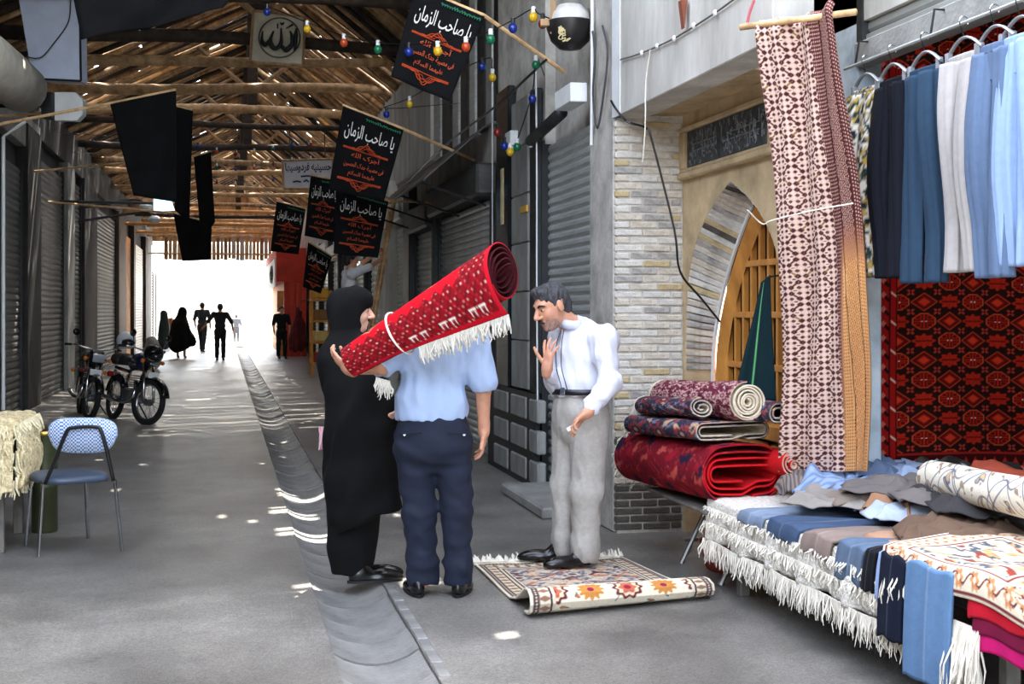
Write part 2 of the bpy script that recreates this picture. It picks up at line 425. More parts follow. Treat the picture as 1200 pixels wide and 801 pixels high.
# ------------------------------------------------------------------ rolling shutters
ndoor = [0]
def slat_mesh(parent, X, y0, y1, z, pitch, mat, side, depth=.016):
    prof = [(0,0), (.004,pitch*.12), (depth,pitch*.32), (depth,pitch*.68), (.004,pitch*.88), (0,pitch*.97)]
    mb = MB(); s = -1 if side > 0 else 1
    out = [(s*a, b) for a, b in prof]+[(-s*.01, pitch*.97), (-s*.01, 0)]
    mb.prism(out, (0, y1-y0, 0), (X, y0, z), (1,0,0), (0,0,1))
    return mb.build('slat', mat, parent)
def shutter(X, y0, y1, z0, z1, mat, side, pitch=.075, box=True, boxmat=None, open_to=None):
    ndoor[0] += 1
    d = empty('door_%d' % ndoor[0], (X, (y0+y1)/2, 0), kind='structure')
    zb = z0 if open_to is None else open_to
    rail = MB()
    s = -1 if side > 0 else 1
    for y in (y0+.03, y1-.03): rail.box((min(X-.02*s, X+.05*s), y-.03, 0 if open_to is None else zb), (max(X-.02*s, X+.05*s), y+.03, z1))
    rail.build('guide_rail', darkmetal, d)
    n = int((z1-zb-.06)/pitch)
    s0 = slat_mesh(d, X, y0+.06, y1-.06, zb+.06, pitch, mat, side)
    for i in range(1, n): share(s0, Vector(s0.location)+Vector((0,0,i*pitch)), d)
    bb = MB(); bb.box((min(X, X+.03*s), y0+.06, zb+.0), (max(X, X+.03*s), y1-.06, zb+.06), .006); bb.build('bottom_bar', mat, d)
    if box:
        bx = MB(); bx.box((min(X-.1*s, X+.2*s), y0, z1-.02), (max(X-.1*s, X+.2*s), y1, z1+.32), .03); bx.build('roller_box', boxmat or mat, d)
    return d
# ------------------------------------------------------------------ right wall
XR = 2.6
def box_struct(name, lo, hi, mat, bev=.01, parent=None):
    o = MB().box(lo, hi, bev).build(name, mat, parent)
    if parent is None: tag(o, kind='structure')
    return o
wr = MB()
yS = [8.9, YX(631,2.66)]
P2 = (YX(631,XR), YX(577,XR))
S2 = (YX(576,2.7), YX(514,2.7)); S3 = (YX(513,2.7), YX(487,2.7)); S4 = (YX(480,2.7), YX(457,2.7)); P5 = (YX(457,XR), YX(446,XR))
wr.box((2.75,8.35,2.92), (3.3,P2[0],5.2)); wr.box((2.66,P2[0],2.92),(3.3,P2[1],5.2))
wr.box((XR+.12,P2[1],3.05), (3.3,22.5,5.2)); wr.box((XR+.12,22.5,3.2), (3.3,57,5.2))
wr.box((3.0,8.9,0), (3.3,57,3.2))
wall_right = tag(wr.build('wall_right', plaster_old), kind='structure')
# vertical sheet strips on the upper wall between pilaster and panel
for k, (a, b, m_) in enumerate([(577,571,darkmetal),(569,562,stone),(560,552,darkmetal),(550,543,shutter_grey),(541,533,darkmetal),(531,524,shutter_grey),(522,512,darkmetal),(510,503,shutter_grey)]):
    MB().box((XR+.06, YX(a,XR), 3.42), (XR+.13, YX(b,XR)-.03, 5.2), .01).build('cladding_strip', m_, wall_right)
for (a, b) in [(498,472),(471,458),(457,446)]:
    MB().box((XR+.07, YX(a,XR), 3.5), (XR+.13, YX(b,XR)-.05, 5.0), .01).build('white_panel', plaster, wall_right)
# pilaster beside the brick pier (plastered)
pl = MB(); pl.box((2.58,8.32,0), (2.86,8.9,5.4), .012); tag(pl.build('wall_pilaster', plaster_old), kind='structure')
shutter(2.70, 8.9, YX(631,2.66), 0, 2.94, shutter_grey, 1, box=False)
# stone pilaster between the shutters: dark and pale vertical strips on a block base
pr = MB().box((XR+.03,P2[0],0), (3.0,P2[1],2.95)); pier = tag(pr.build('wall_pier', darkmetal), kind='structure')
pw = P2[1]-P2[0]
yA, yB = YX(622,XR), YX(603,XR)
for i in range(6): MB().box((XR-.03, yA, .82+i*.43), (XR+.05, yB, .82+i*.43+.422), .008).build('stone_slab', stone, pier)
MB().box((XR-.02, P2[0]+.02, .8), (XR+.04, yA-.04, 3.4), .008).build('metal_strip', darkmetal, pier)
MB().box((XR-.03, YX(599,XR), .8), (XR+.04, YX(585,XR), 3.6), .008).build('glossy_strip', M('black_gloss', (22,26,32), rough=.25, var=.1), pier)
for iz in range(3):
    for (a, b) in [(640,627),(624,605),(602,585)]:
        ya, yb = YX(min(a,630),XR)+.02, YX(b,XR)-.02
        if yb-ya < .1: ya = yb-.3
        MB().box((XR-.06, ya, .05+iz*.26), (XR+.02, yb, .05+iz*.26+.19), .012).build('base_block', stone, pier)
MB().box((XR-.045, P2[0]-.05, 0), (XR+.0, P2[1], .8), 0).build('base_course', darkmetal, pier)
box_struct('step_concrete', (2.24, 8.95, 0), (2.64, 10.35, .085), concrete, .015)
shutter(2.74, S2[0], S2[1], 0, 2.72, shutter_grey, 1, boxmat=shutter_dark)
box_struct('trim_1', (XR+.02, S2[1], 0), (XR+.16, S3[0]+.04, 2.8), darkmetal)
shutter(2.74, S3[0]+.04, S3[1], 0, 2.62, shutter_grey, 1, boxmat=shutter_dark)
box_struct('trim_2', (XR, S3[1], 0), (XR+.3, S4[0], 3.3), darkmetal)
shutter(2.74, S4[0], S4[1], 0, 2.9, shutter_white, 1, boxmat=shutter_grey)
box_struct('trim_3', (XR-.02, P5[0], 0), (XR+.3, P5[1], 3.6), plaster)
y = P5[1]
for (wd_, h_, m_) in [(2.4,2.9,shutter_white),(2.6,2.8,shutter_grey),(2.6,2.9,shutter_white),(2.6,2.8,shutter_white),(3.0,3.0,shutter_grey),(3.0,3.0,shutter_white)]:
    shutter(2.74, y+.15, y+.15+wd_, 0, h_, m_, 1, pitch=.1); 
    box_struct('trim_4', (XR, y+.15+wd_, 0), (XR+.3, y+.4+wd_, 3.4), darkwall); y += wd_+.25
# dark sheet canopy sloping over the far shutters
def slab_pts(name, P, thick, mat, parent=None):
    P = [np.array(p, float) for p in P]; n = np.cross(P[1]-P[0], P[2]-P[0]); n /= np.linalg.norm(n)
    V = P+[p-n*thick for p in P]; k = len(P)
    F = [tuple(range(k)), tuple(range(k,2*k))[::-1]]+[(i, k+i, k+(i+1) % k, (i+1) % k) for i in range(k)]
    return mesh_obj(name, V, F, mat, parent)
ca = empty('sheet_canopy', (2.4,15,2.7), 'dark sheet metal canopy sloping out over the steel shutters', 'canopy')
for i in range(6):
    y0 = S2[0]+.05+i*.86; slab_pts('sheet', [(XR+.06,y0,3.44),(XR+.06,y0+.83,3.44),(2.0,y0+.83,2.86+.01*(i%2)),(2.0,y0,2.86+.01*(i%2))], .012, M('canopy_sheet', (74,76,76), rough=.5, metal=.3, var=.25, scale=4), ca)
MB().tube([(2.0,S2[0],2.85),(2.0,S2[0]+5.2,2.85)], .018, 6).build('edge_pipe', darkmetal, ca)
for i in range(4):
    y0 = S2[0]+.3+i*1.55; MB().tube([(2.0,y0,2.85),(XR+.1,y0,2.62)], .014, 6).build('bracket', darkmetal, ca)
# ------------------------------------------------------------------ arched doorway: brick pier, recess, canopy fascia
XA, XD, YP = 3.07, 3.29, 8.3
box_struct('wall_upper', (3.2,5.4,2.99), (3.3,8.32,5.4), plaster, 0)
box_struct('fascia_concrete', (2.58,5.74,2.81), (2.8,8.32,5.4), plaster, .006)
box_struct('soffit', (2.8,6.62,2.84), (3.3,8.32,2.98), warmplaster, .004)
box_struct('fascia_column', (2.575,8.16,2.81), (2.62,8.34,5.4), white_, .004)
# arch wall with pointed opening (front wall X = XA)
YC = 7.46; HW = .78
def arch_pts(hw, zs, za, e, n=14):
    "points from (+hw, zs) over the apex to (-hw, zs), pointed arch in (y, z)"
    r = [(hw*(1-t_**e), zs+(za-zs)*t_) for t_ in (1-(1-i/n)**1.7 for i in range(n+1))]
    return r+[(-p[0], p[1]) for p in r[::-1]][1:]
outer = arch_pts(HW, 1.1, 2.31, 4.2); arch_in = arch_pts(HW, 1.1, 2.27, 1.9)
Vw = []; Fw = []
top = 2.84
pts = [(YC+a, z) for a, z in outer]                       # from +Y side to -Y side
y_hi, y_lo = YP, 6.62
ring = [(y_hi, 0), (y_hi, top), (y_lo, top), (y_lo, 0), (pts[-1][0], 0)]+pts[::-1]+[(pts[0][0], 0)]
def wall_poly(name, ring, x0, x1, mat):
    bm = bmesh.new(); vs = [bm.verts.new((x0, y, z)) for y, z in ring]; fc = bm.faces.new(vs)
    ex = bmesh.ops.extrude_face_region(bm, geom=[fc]); bmesh.ops.translate(bm, vec=(x1-x0,0,0), verts=[v for v in ex['geom'] if isinstance(v, bmesh.types.BMVert)])
    bmesh.ops.triangulate(bm, faces=[f_ for f_ in bm.faces if len(f_.verts) > 4]); bmesh.ops.recalc_face_normals(bm, faces=bm.faces)
    me = bpy.data.meshes.new(name); bm.to_mesh(me); bm.free(); me.materials.append(mat)
    o = bpy.data.objects.new(name, me); COL.objects.link(o); return o
archwall = tag(wall_poly('wall_arch', ring, XA, XD-.015, warmplaster), kind='structure')
# cornice ledge and carved inscription
MB().box((XA-.05,6.3,2.395), (XA+.02,8.29,2.44), .01).build('cornice', warmplaster, archwall)
MB().box((XA-.03,6.3,2.44), (XA+.02,8.29,2.465), .006).build('cornice_fillet', warmplaster, archwall)
MB().box((XA-.035,6.3,2.715), (XA+.02,8.29,2.75), .008).build('panel_rail', warmplaster, archwall)
MB().box((XA-.035,8.19,2.465), (XA+.02,8.29,2.715), .008).build('panel_stile', warmplaster, archwall)
# brick pier facing down the street
brickm = [M('brick_pale', (224,216,202), rough=.9, var=.1, scale=14, bump=.4, bscale=60, col2=(176,166,150)),
          M('brick_buff', (208,190,150), rough=.9, var=.12, scale=14, bump=.4, bscale=60, col2=(168,150,112)),
          M('brick_grey', (196,192,186), rough=.9, var=.14, scale=14, bump=.4, bscale=60, col2=(132,128,124)),
          M('brick_white', (226,222,214), rough=.9, var=.08, scale=14, bump=.4, bscale=60, col2=(188,184,176))]
mortar = M('mortar', (206,201,192), rough=.95, var=.15, scale=9, bump=.5, bscale=40)
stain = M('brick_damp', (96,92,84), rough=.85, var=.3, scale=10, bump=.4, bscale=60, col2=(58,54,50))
pierb = tag(MB().box((2.60,YP,0), (XD+.02,YP+.3,2.83)).build('wall_brick_pier', mortar), kind='structure')
bricks = []
def brick(name, lo, hi, mats, parent, key):
    o = MB().box(lo, hi, .006).build(name, mats, parent); return o
base_b = {}
def place_brick(x0, x1, z, h, mi, mat):
    L_ = round(x1-x0, 2); key = (L_, round(h,3), mat.name)
    y0 = YP-.010+R.uniform(-.005,.005)
    if key not in base_b:
        o = MB().box((-L_/2,-.0,0), (L_/2,.09,h), .006).build('brick', mat, pierb, origin=np.zeros(3)); base_b[key] = o
    else: o = share(base_b[key], (0,0,0), pierb)
    o.location = Vector(((x0+x1)/2, y0, z))-wloc(pierb)
    o.rotation_euler = (0, R.uniform(-.006,.006), R.uniform(-.01,.01))
zc = .02; row = 0; hb = .041
while zc < 2.78:
    x = 2.585; first = True
    offs = [.20,.11][row % 2]
    while x < XA-.02:
        L_ = offs if first else .20; first = False
        x1 = min(x+L_, XA)
        if x1-x > .03:
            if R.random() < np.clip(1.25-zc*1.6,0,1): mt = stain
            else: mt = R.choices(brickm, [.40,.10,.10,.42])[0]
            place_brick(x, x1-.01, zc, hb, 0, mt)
        x = x1
    # reveal of the arch: narrower, weathered grey bricks
    x = XA+.01
    L_ = XD-.02-x
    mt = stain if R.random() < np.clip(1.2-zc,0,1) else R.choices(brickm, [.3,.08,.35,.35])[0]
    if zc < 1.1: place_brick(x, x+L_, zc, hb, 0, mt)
    zc += hb+.0115; row += 1
# curved brick reveal under the arch: courses from the outer to the inner curve
def along(c, a):
    P_ = np.array(c); q = np.concatenate([[0], np.cumsum(np.linalg.norm(np.diff(P_, axis=0), axis=1))]); q /= q[-1]
    return np.array([np.interp(a, q, P_[:,0])+YC, np.interp(a, q, P_[:,1])])
for i in range(64):
    V = []
    for lift in (-.008, .06):
        for cv_, xx_ in ((outer, XA+.003), (arch_in, XD-.02)):
            for a_ in (i/64+.0018, (i+1)/64-.0018):
                p = along(cv_, a_); d = p-np.array([YC,1.25]); d /= np.linalg.norm(d)+1e-6; p = p+d*(lift+R.uniform(-.003,.003)); V.append((xx_, p[0], p[1]))
    mesh_obj('brick', V, [(0,1,3,2),(6,7,5,4),(0,4,5,1),(2,3,7,6),(0,2,6,4),(1,5,7,3)], R.choices(brickm+[stain], [.35,.08,.4,.3,.04])[0], pierb)
# ------------------------------------------------------------------ left wall
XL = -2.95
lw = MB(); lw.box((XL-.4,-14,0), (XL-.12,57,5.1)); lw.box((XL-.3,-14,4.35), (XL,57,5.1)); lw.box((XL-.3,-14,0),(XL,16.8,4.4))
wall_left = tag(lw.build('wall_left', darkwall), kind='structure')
def yl(px): return YX(px, XL)
for a, b, h_, m_ in [(2,28,3.75,shutter_dark),(44,76,4.15,shutter_dark),(84,96,4.2,shutter_dark),(111,137,4.1,shutter_dark),(157,169,3.9,shutter_white)]:
    shutter(XL-.06, yl(a), yl(b), 0, h_, m_, -1, pitch=.1, box=False)
for a, b, m_ in [(28,44,darkwall),(76,84,stone),(96,111,darkwall),(137,146,M('brown_jamb', (96,80,64), rough=.6)),(155,157,darkmetal),(169,176,darkwall)]:
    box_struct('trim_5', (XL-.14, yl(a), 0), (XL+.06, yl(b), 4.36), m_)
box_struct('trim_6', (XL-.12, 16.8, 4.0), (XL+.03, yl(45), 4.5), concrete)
# lit shop interior seen through an open front
sh = tag(MB().box((XL-.11, yl(146), 0), (XL-.05, yl(155), 3.9)).build('wall_shop_interior', M('ochre_paint', (214,140,44), rough=.6)), kind='structure')
y = yl(176)
for k in range(2):
    shutter(XL-.06, y, y+2.4, 0, 3.2, shutter_dark if k else shutter_white, -1, pitch=.12, box=False); y += 2.7
# ------------------------------------------------------------------ roof: log ties, rafters, boards
ZE, ZR, XRG = 5.05, 6.85, .5
roof = empty('ceiling', (0,30,5), kind='structure')
def slope_pt(side, t, y, lift=0.0):
    xe = XR+.25 if side > 0 else XL-.2
    return np.array([xe+(XRG-xe)*t, y, ZE+(ZR-ZE)*t+lift])
# individual rafters in view
proto = {}
for side in (1,-1):
    a = slope_pt(side, -.03, 0); b = slope_pt(side, 1.03, 0); L_ = np.linalg.norm(b-a)
    for v in range(4):
        mb = MB(); n_ = 7; ph = v*1.7
        path = [(i/(n_-1)*L_, .03*math.sin(i*1.1+ph), .02*math.cos(i*.9+ph)) for i in range(n_)]
        mb.tube(path, [.05,.047,.044,.041,.038,.035,.032], 7)
        proto[(side,v)] = (mb, a, b)
RY0, RY1 = 7.6, 56.5
ys = np.arange(13.5, RY1, .305)
pobj = {}
for side in (1,-1):
    for i, yy in enumerate(ys):
        v = R.randrange(4); mb, a, b = proto[(side,v)]
        if (side,v) not in pobj:
            o = mb.build('rafter', wood_log if v in (1,) else (wood if v != 3 else wood_dark), roof, True, origin=np.zeros(3)); pobj[(side,v)] = o
        else: o = share(pobj[(side,v)], (0,0,0), roof)
        d = Vector(b-a).normalized(); d.y += R.uniform(-.07,.07)
        q = Vector((1,0,0)).rotation_difference(d.normalized())
        o.rotation_euler = q.to_euler(); s_ = R.uniform(.75,1.25); o.scale = (1, s_, s_)
        o.location = Vector((a[0], yy+R.uniform(-.1,.1), a[2]-.06+R.uniform(-.03,.02)))-wloc(roof)
near = MB()
for side in (1,-1):
    for yy in np.arange(RY0, 13.5, .32): near.tube([slope_pt(side,-.03,yy,-.06), slope_pt(side,1.03,yy+R.uniform(-.1,.1),-.06)], [.05,.035], 6)
tag(near.build('rafters_near', wood, roof), kind='stuff')
# holes for the sun spots on the street
spots = [(372,578,.20,.5),(345,596,.10,.28),(338,574,.07,.12),(358,619,.09,.3),(363,690,.05,.1),(493,683,.06,.14),(700,744,.05,.12),(860,744,.05,.1),(990,752,.05,.12),
         (1055,793,.06,.12),(1082,795,.05,.1),(650,610,.04,.08),(232,468,.09,.3),(226,432,.16,.8),(700,708,.04,.1),(25,470,.06,.2),(930,690,.04,.09),(600,745,.04,.07)]
holes = {1: [], -1: []}
for px, py, ly, lx in spots:
    g = onG(px, py)
    for side in (1,-1):
        xe = XR+.25 if side > 0 else XL-.2; k = (ZR-ZE)/(XRG-xe)
        # z = ZE + k (x-xe);  point g - s*SUN
        s_ = (ZE+.03+k*(g[0]-xe))/(-SUN.z+k*SUN.x)
        p = g-s_*np.array(SUN)
        tt = (p[0]-xe)/(XRG-xe)
        if 0 < tt <= 1: holes[side].append((p[1], tt, ly, lx/abs(XRG-xe)*1.0))
bd = MB()
for side in (1,-1):
    yy = RY0
    while yy < RY1:
        w_ = R.uniform(.11,.19); cuts = []
        for hy, ht, ly, lt in holes[side]:
            if yy < hy+ly/2 and yy+w_ > hy-ly/2: cuts.append((ht-lt/2-.008, ht+lt/2+.008))
        nr = R.choice([0,1,2,3]) if yy > 20 else (R.choice([0,0,0,1]) if yy > 12 else 0)
        for _ in range(nr):
            c_ = R.uniform(.03,.97); g_ = R.choice([.008,.012,.02,.05]) if yy > 22 else .014; cuts.append((c_, c_+g_))
        cuts.sort(); t0 = -.05; segs = []
        for c0, c1 in cuts:
            if c0 > t0+.005: segs.append((t0, c0))
            t0 = max(t0, c1)
        segs.append((t0, 1.0))
        gap = R.choice([0,0,0,.012,.03,.055]) if yy > 19 else (R.choice([0,0,0,.004,.006]) if yy > 12 else -.01)
        lf = R.uniform(0,.02)
        for c0, c1 in segs:
            a0 = slope_pt(side,c0,yy+gap,lf); a1 = slope_pt(side,c1,yy+gap,lf); b0 = a0+np.array([0,w_-gap+.002,0]); b1 = a1+np.array([0,w_-gap+.002,0])
            V = [a0,a1,b1,b0]; up = np.array([0,0,.022]); V = V+[v+up for v in V]
            F = [(0,1,2,3),(7,6,5,4),(0,4,5,1),(1,5,6,2),(2,6,7,3),(3,7,4,0)]
            if side < 0: F = [f_[::-1] for f_ in F]
            bd.add(V, F)
        yy += w_
tag(bd.build('roof_boards', reed, roof), kind='stuff')
MB().tube([(XRG,RY0,ZR-.05),(XRG,30,ZR-.09),(XRG,RY1,ZR-.05)], .08, 8).build('ridge_pole', wood_dark, roof)
gable = MB(); gable.prism([(XR+.4,5.0),(XRG,ZR+.05),(XL-.3,5.0),(XL-.3,4.5),(XR+.4,4.5)], (0,.08,0), (0,RY1,0), (1,0,0), (0,0,1))
gable.build('gable', wood, roof)
# tie logs across the street
ties = [(15.2,.07,0,wood_dark,5.15,0),(17.4,.085,0,wood_dark,5.1,0),(19.2,.075,-.24,wood_log,5.15,0),(21.2,.085,-.16,wood_log,5.1,0),(23.2,.085,-.06,wood_log,5.05,0),(25.6,.06,.0,wood_dark,5.15,0),
        (28.0,.07,.0,wood_dark,5.0,0),(30.8,.065,0,wood,5.0,0),(33.5,.075,-.05,wood_log,5.05,0),(36.2,.06,0,wood_log,4.9,0),(39,.07,.04,wood_log,5,0),(42,.06,0,wood,4.9,0),(45.5,.06,0,wood_dark,4.8,0),(49,.07,0,wood_log,4.9,0),(52.5,.07,0,wood_log,4.9,0)]
for (yy, r_, dz, m_, zt, _) in ties:
    path = [np.array([XL-.1+(XR+.25-XL)*k/8, yy+.05*math.sin(k), zt-dz*(k/8-.5)+.03*math.sin(k*.8+yy)]) for k in range(9)]
    MB().tube(path, [r_*(1.15-.03*k) for k in range(9)], 9).build('tie_log', m_, roof, True)
for yy in (17.4, 23.2, 28.0, 33.5, 39, 45.5):
    MB().box((XRG-.09,yy-.08,5.0), (XRG+.09,yy+.08,ZR-.02), .01).build('king_post', wood_dark, roof)
    for s_ in (-1,1): MB().tube([(XRG,yy,5.4),(XRG+s_*.95,yy,6.15)], .045, 6).build('strut', wood, roof)
# plank screen over the far exit
scr = empty('plank_screen', (0,52.5,3.6), 'row of pale upright planks hanging above the far street exit', 'screen')
x = -2.3
while x < 2.4:
    w_ = R.uniform(.13,.2); MB().box((x,52.4,3.58+R.uniform(-.06,.06)), (x+w_-.015,52.44,4.75), .004).build('plank', R.choice([wood_log,plaster,wood]), scr); x += w_
MB().tube([(-3.0,52.36,4.5),(2.8,52.36,4.5)], .06, 6).build('rail', wood_log, scr)
MB().tube([(-3.0,52.36,3.8),(2.8,52.36,3.8)], .04, 6).build('rail', wood_log, scr)
# yellow pipe frames under the far roof
pf = empty('pipe_frame', (0,41,4), 'ochre painted pipe frame hanging under the far roof', 'pipe frame')
for (yy, z) in [(40.2,4.55),(40.2,4.15),(46.0,4.55),(46.0,4.25)]:
    MB().tube(bez([(-2.97,yy,z),(0,yy,z+.02),(1.95,yy,z),(2.12,yy,z-.1),(2.15,yy,z-.5)], 16), .055, 7).build('pipe', M('ochre_pipe', (224,160,84), rough=.5), pf)
# ------------------------------------------------------------------ kiosk shell on the right
box_struct('kiosk_column', (3.2,6.07,0), (3.34,6.62,5.4), paleblue, .008)
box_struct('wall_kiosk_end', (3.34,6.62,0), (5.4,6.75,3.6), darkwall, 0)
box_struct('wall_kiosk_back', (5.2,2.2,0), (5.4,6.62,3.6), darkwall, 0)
box_struct('wall_kiosk_near', (3.2,2.0,0), (5.2,2.2,5.4), plaster_old, 0)
box_struct('kiosk_ceiling', (3.5,2.2,3.45), (5.4,6.62,3.6), plaster_old, 0)
box_struct('wall_kiosk_upper', (3.2,2.2,3.4), (3.5,6.07,5.4), plaster, 0)
box_struct('wall_near', (3.2,-14,0), (3.5,2.0,5.4), plaster, 0)
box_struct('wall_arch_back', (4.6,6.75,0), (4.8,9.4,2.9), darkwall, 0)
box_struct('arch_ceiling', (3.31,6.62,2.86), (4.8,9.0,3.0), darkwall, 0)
shutter(3.24, 4.0, 6.06, 0, 3.42, M('corrugated_steel', (168,170,166), rough=.4, metal=.4, var=.15, scale=3, streak=(1,.3,4)), 1, pitch=.085, box=False, open_to=2.86)
box_struct('trim_7', (3.17,2.3,2.76), (3.26,6.05,2.88), concrete, .006)
# carved calligraphy slabs over the arch
sign = empty('inscription_panel', (XA-.01,7.5,2.47), 'dark grey stone slab carved with script above the brick arch', 'inscription')
carvem = M('carved_stone', (122,126,128), rough=.75, var=.3, scale=30, bump=.3, bscale=60, col2=(70,74,76))
darkst = M('slate', (66,70,72), rough=.8, var=.25, scale=20)
for (y0, y1) in [(7.62,8.185),(6.9,7.605)]:
    MB().box((XA-.012,y0,2.468), (XA+.001,y1,2.712), .003).build('slab', darkst, sign)
    mb = MB(); rr = random.Random(5 if y0 > 7.6 else 6)
    for k in range(int((y1-y0)*120)):
        cy = rr.uniform(y0+.03,y1-.03); cz = rr.uniform(2.495,2.685); n_ = rr.randint(3,5); a = rr.uniform(0,6.28); pth = []
        st = rr.random() < .3
        py_, pz_ = cy, cz
        for j in range(n_):
            pth.append((XA-.014, min(max(py_,y0+.012),y1-.012), min(max(pz_,2.48),2.70))); 
            if st: pz_ += .022; py_ += rr.uniform(-.003,.003)
            else: a += rr.uniform(.2,1.1); py_ += .016*math.cos(a); pz_ += .016*math.sin(a)
        mb.tube(bez(pth, 8), .0045, 4, flat=.8)
    for z_ in (2.57,2.615): mb.tube([(XA-.014,y0+.08,z_),(XA-.014,y1-.12,z_)], .004, 4)
    tag(mb.build('carved_script', carvem, sign), kind='stuff')
# wooden arched door leaf frame inside the arch
orange_w = M('honey_wood', (214,150,70), rough=.45, var=.15, scale=6, bump=.15, bscale=30, streak=(1,1,.2), col2=(170,108,42))
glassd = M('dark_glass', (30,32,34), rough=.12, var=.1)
dr = empty('door_99', (XD+.03,YC,0), kind='structure'); dr.name = 'door_%d' % (ndoor[0]+1)
ip = arch_in; 
pthD = [(XD+.03, YC+a, z) for a, z in ip]
frm = MB(); full = [(XD+.03,YC+HW-.045,0)]+[(XD+.03, YC+a*(1-.045/HW), z-.04) for a, z in ip]+[(XD+.03,YC-HW+.045,0)]
frm.tube(full, .075, 4, flat=.7); frm.build('frame', orange_w, dr)
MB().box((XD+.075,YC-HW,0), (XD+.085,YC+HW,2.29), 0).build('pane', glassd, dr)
def zmax(y_):
    for (a, z), (b, w) in zip(ip[:-1], ip[1:]):
        if b <= y_-YC <= a: return w+(z-w)*((y_-YC-b)/max(a-b,1e-6))
    return 1.1
for y_ in np.arange(YC-.66, YC+.7, .132): MB().box((XD+.03,y_-.015,.78), (XD+.07,y_+.015,zmax(y_)-.03), .004).build('mullion', orange_w, dr)
for z_ in (1.15,1.48,1.81,2.08):
    hw_ = max(abs(a) for a, z in ip if z >= z_-.03) if z_ > 1.1 else HW
    MB().box((XD+.026,YC-hw_+.03,z_-.02), (XD+.066,YC+hw_-.03,z_+.02), .004).build('glazing_bar', orange_w, dr)
MB().box((XD+.0,YC-HW+.04,.70), (XD+.075,YC+HW-.04,.80), .01).build('lock_rail', orange_w, dr)
for s_ in (-1,1): MB().box((XD+.03,YC+s_*.38-.36,.06), (XD+.07,YC+s_*.38+.36,.68), .02).build('panel', orange_w, dr)
# white electrical trunking along the jamb
tr_ = tag(MB().tube([(XD-.03,YC+a*.985,z-.02) for a, z in ip[:12]][::-1]+[(XD-.03,YC+HW*.985,.6)], .014, 6).build('jamb_trunking', white_), 'white plastic trunking following the inner edge of the brick arch', 'trunking')
# ------------------------------------------------------------------ rug patterns (numpy colour functions)
def mixc(base, m, c):
    for i in range(3): base[i] = base[i]*(1-m)+c[i]*m
    return base
def base_of(U, c): return [np.full(U.shape, float(v)) for v in c]
def cell(a, n): k = np.floor(a*n); return a*n-k-.5, k
def sm(d, w): return np.clip(.5-d/w, 0, 1)
def pat_geo(U, V):
    "cream kilim-like hanging: rows of dark eye motifs joined by diagonal bars, maroon dotted borders"
    C = base_of(U, (238,208,192))
    x0, x1 = .09, .70+.10*V
    uu = (U-x0)/(x1-x0); a, ka = cell(uu, 5.5); b, kb = cell(V, 40)
    par = (ka+kb) % 2; sgn = np.where(par < .5, 1, -1)
    for sx in (-1,1):
        for sy in (-1,1):
            big = (sx*sy*sgn > 0)
            ex = np.abs(a-sx*.25)/np.where(big,.21,.15); ey = np.abs(b-sy*.24)/np.where(big,.20,.14)
            d = ex**1.3+ey**1.3-1; m = sm(d, .5)
            C = mixc(C, m, (74,34,38)); C = mixc(C, sm(np.abs(a-sx*.25)-.012,.03)*sm(ey-.35,.3), (196,150,140))
    dd = np.abs(a*.24*sgn-b*.25*1.0+0*a); bar = sm(np.abs(b-a*sgn*.96)-.09,.06)*sm(np.abs(a)-.17,.06)
    ol = (kb % 4 == 1)
    C = mixc(C, bar*(~ol), (84,40,40)); C = mixc(C, bar*ol, (150,116,70))
    C = mixc(C, sm(np.abs(b)-.44,.02)*0+sm(np.abs(np.abs(b)-.5)-.04,.04)*sm(np.abs(a)-.10,.05), (40,26,30))
    C = mixc(C, sm(np.abs(np.abs(a)-.5)-.012,.03)*.7, (250,232,226))
    C = mixc(C, sm(np.abs(np.abs(a*.8)+np.abs(b)*.9-.62)-.02,.04)*.5, (196,130,124))
    # right border
    edge = x1+.022*np.abs(np.sin(V*38*PI))-.02
    rb = sm(edge-U,.008)
    tan = np.clip((V-.44)/.10,0,1)*np.clip((U-.80+.1*(V-.5))/.04,0,1); mar = [92*(1-tan)+224*tan, 44*(1-tan)+168*tan, 46*(1-tan)+112*tan]  # warm light glow painted into the lower right border, maroon to tan
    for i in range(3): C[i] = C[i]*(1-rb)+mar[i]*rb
    q = (U-x1)/(1-x1)
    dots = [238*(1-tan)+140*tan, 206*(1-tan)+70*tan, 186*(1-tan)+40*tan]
    g1, _ = cell(U, 62); g2, k2 = cell(V+.004*np.sin(U*0), 130); dia = sm(np.abs(g1)+np.abs(g2)-.30,.2)
    band1 = rb*((q < .36) | (q > .80))
    zig = sm(np.abs(((U*70+np.abs(((V*110) % 2)-1)*.9) % 1)-.5)-.16,.1)
    band2 = rb*((q > .42) & (q < .76))
    for i in range(3):
        C[i] = C[i]*(1-band1*dia)+dots[i]*band1*dia; C[i] = C[i]*(1-band2*zig*.8)+dots[i]*band2*zig*.8
    C = mixc(C, rb*sm(np.abs(q-.39)-.012,.01), (50,24,26)); C = mixc(C, rb*sm(np.abs(q-.78)-.012,.01), (60,30,26))
    lb = sm(U-.085,.008); C = mixc(C, lb, (112,72,70)); zg = sm(np.abs(((U*60+np.abs(((V*120) % 2)-1)*.8) % 1)-.5)-.15,.1)
    C = mixc(C, lb*zg*.8, (226,196,180)); C = mixc(C, sm(np.abs(U-.05)-.004,.004), (54,30,32)); C = mixc(C, sm(np.abs(U-.088)-.005,.004), (70,34,34))
    return C
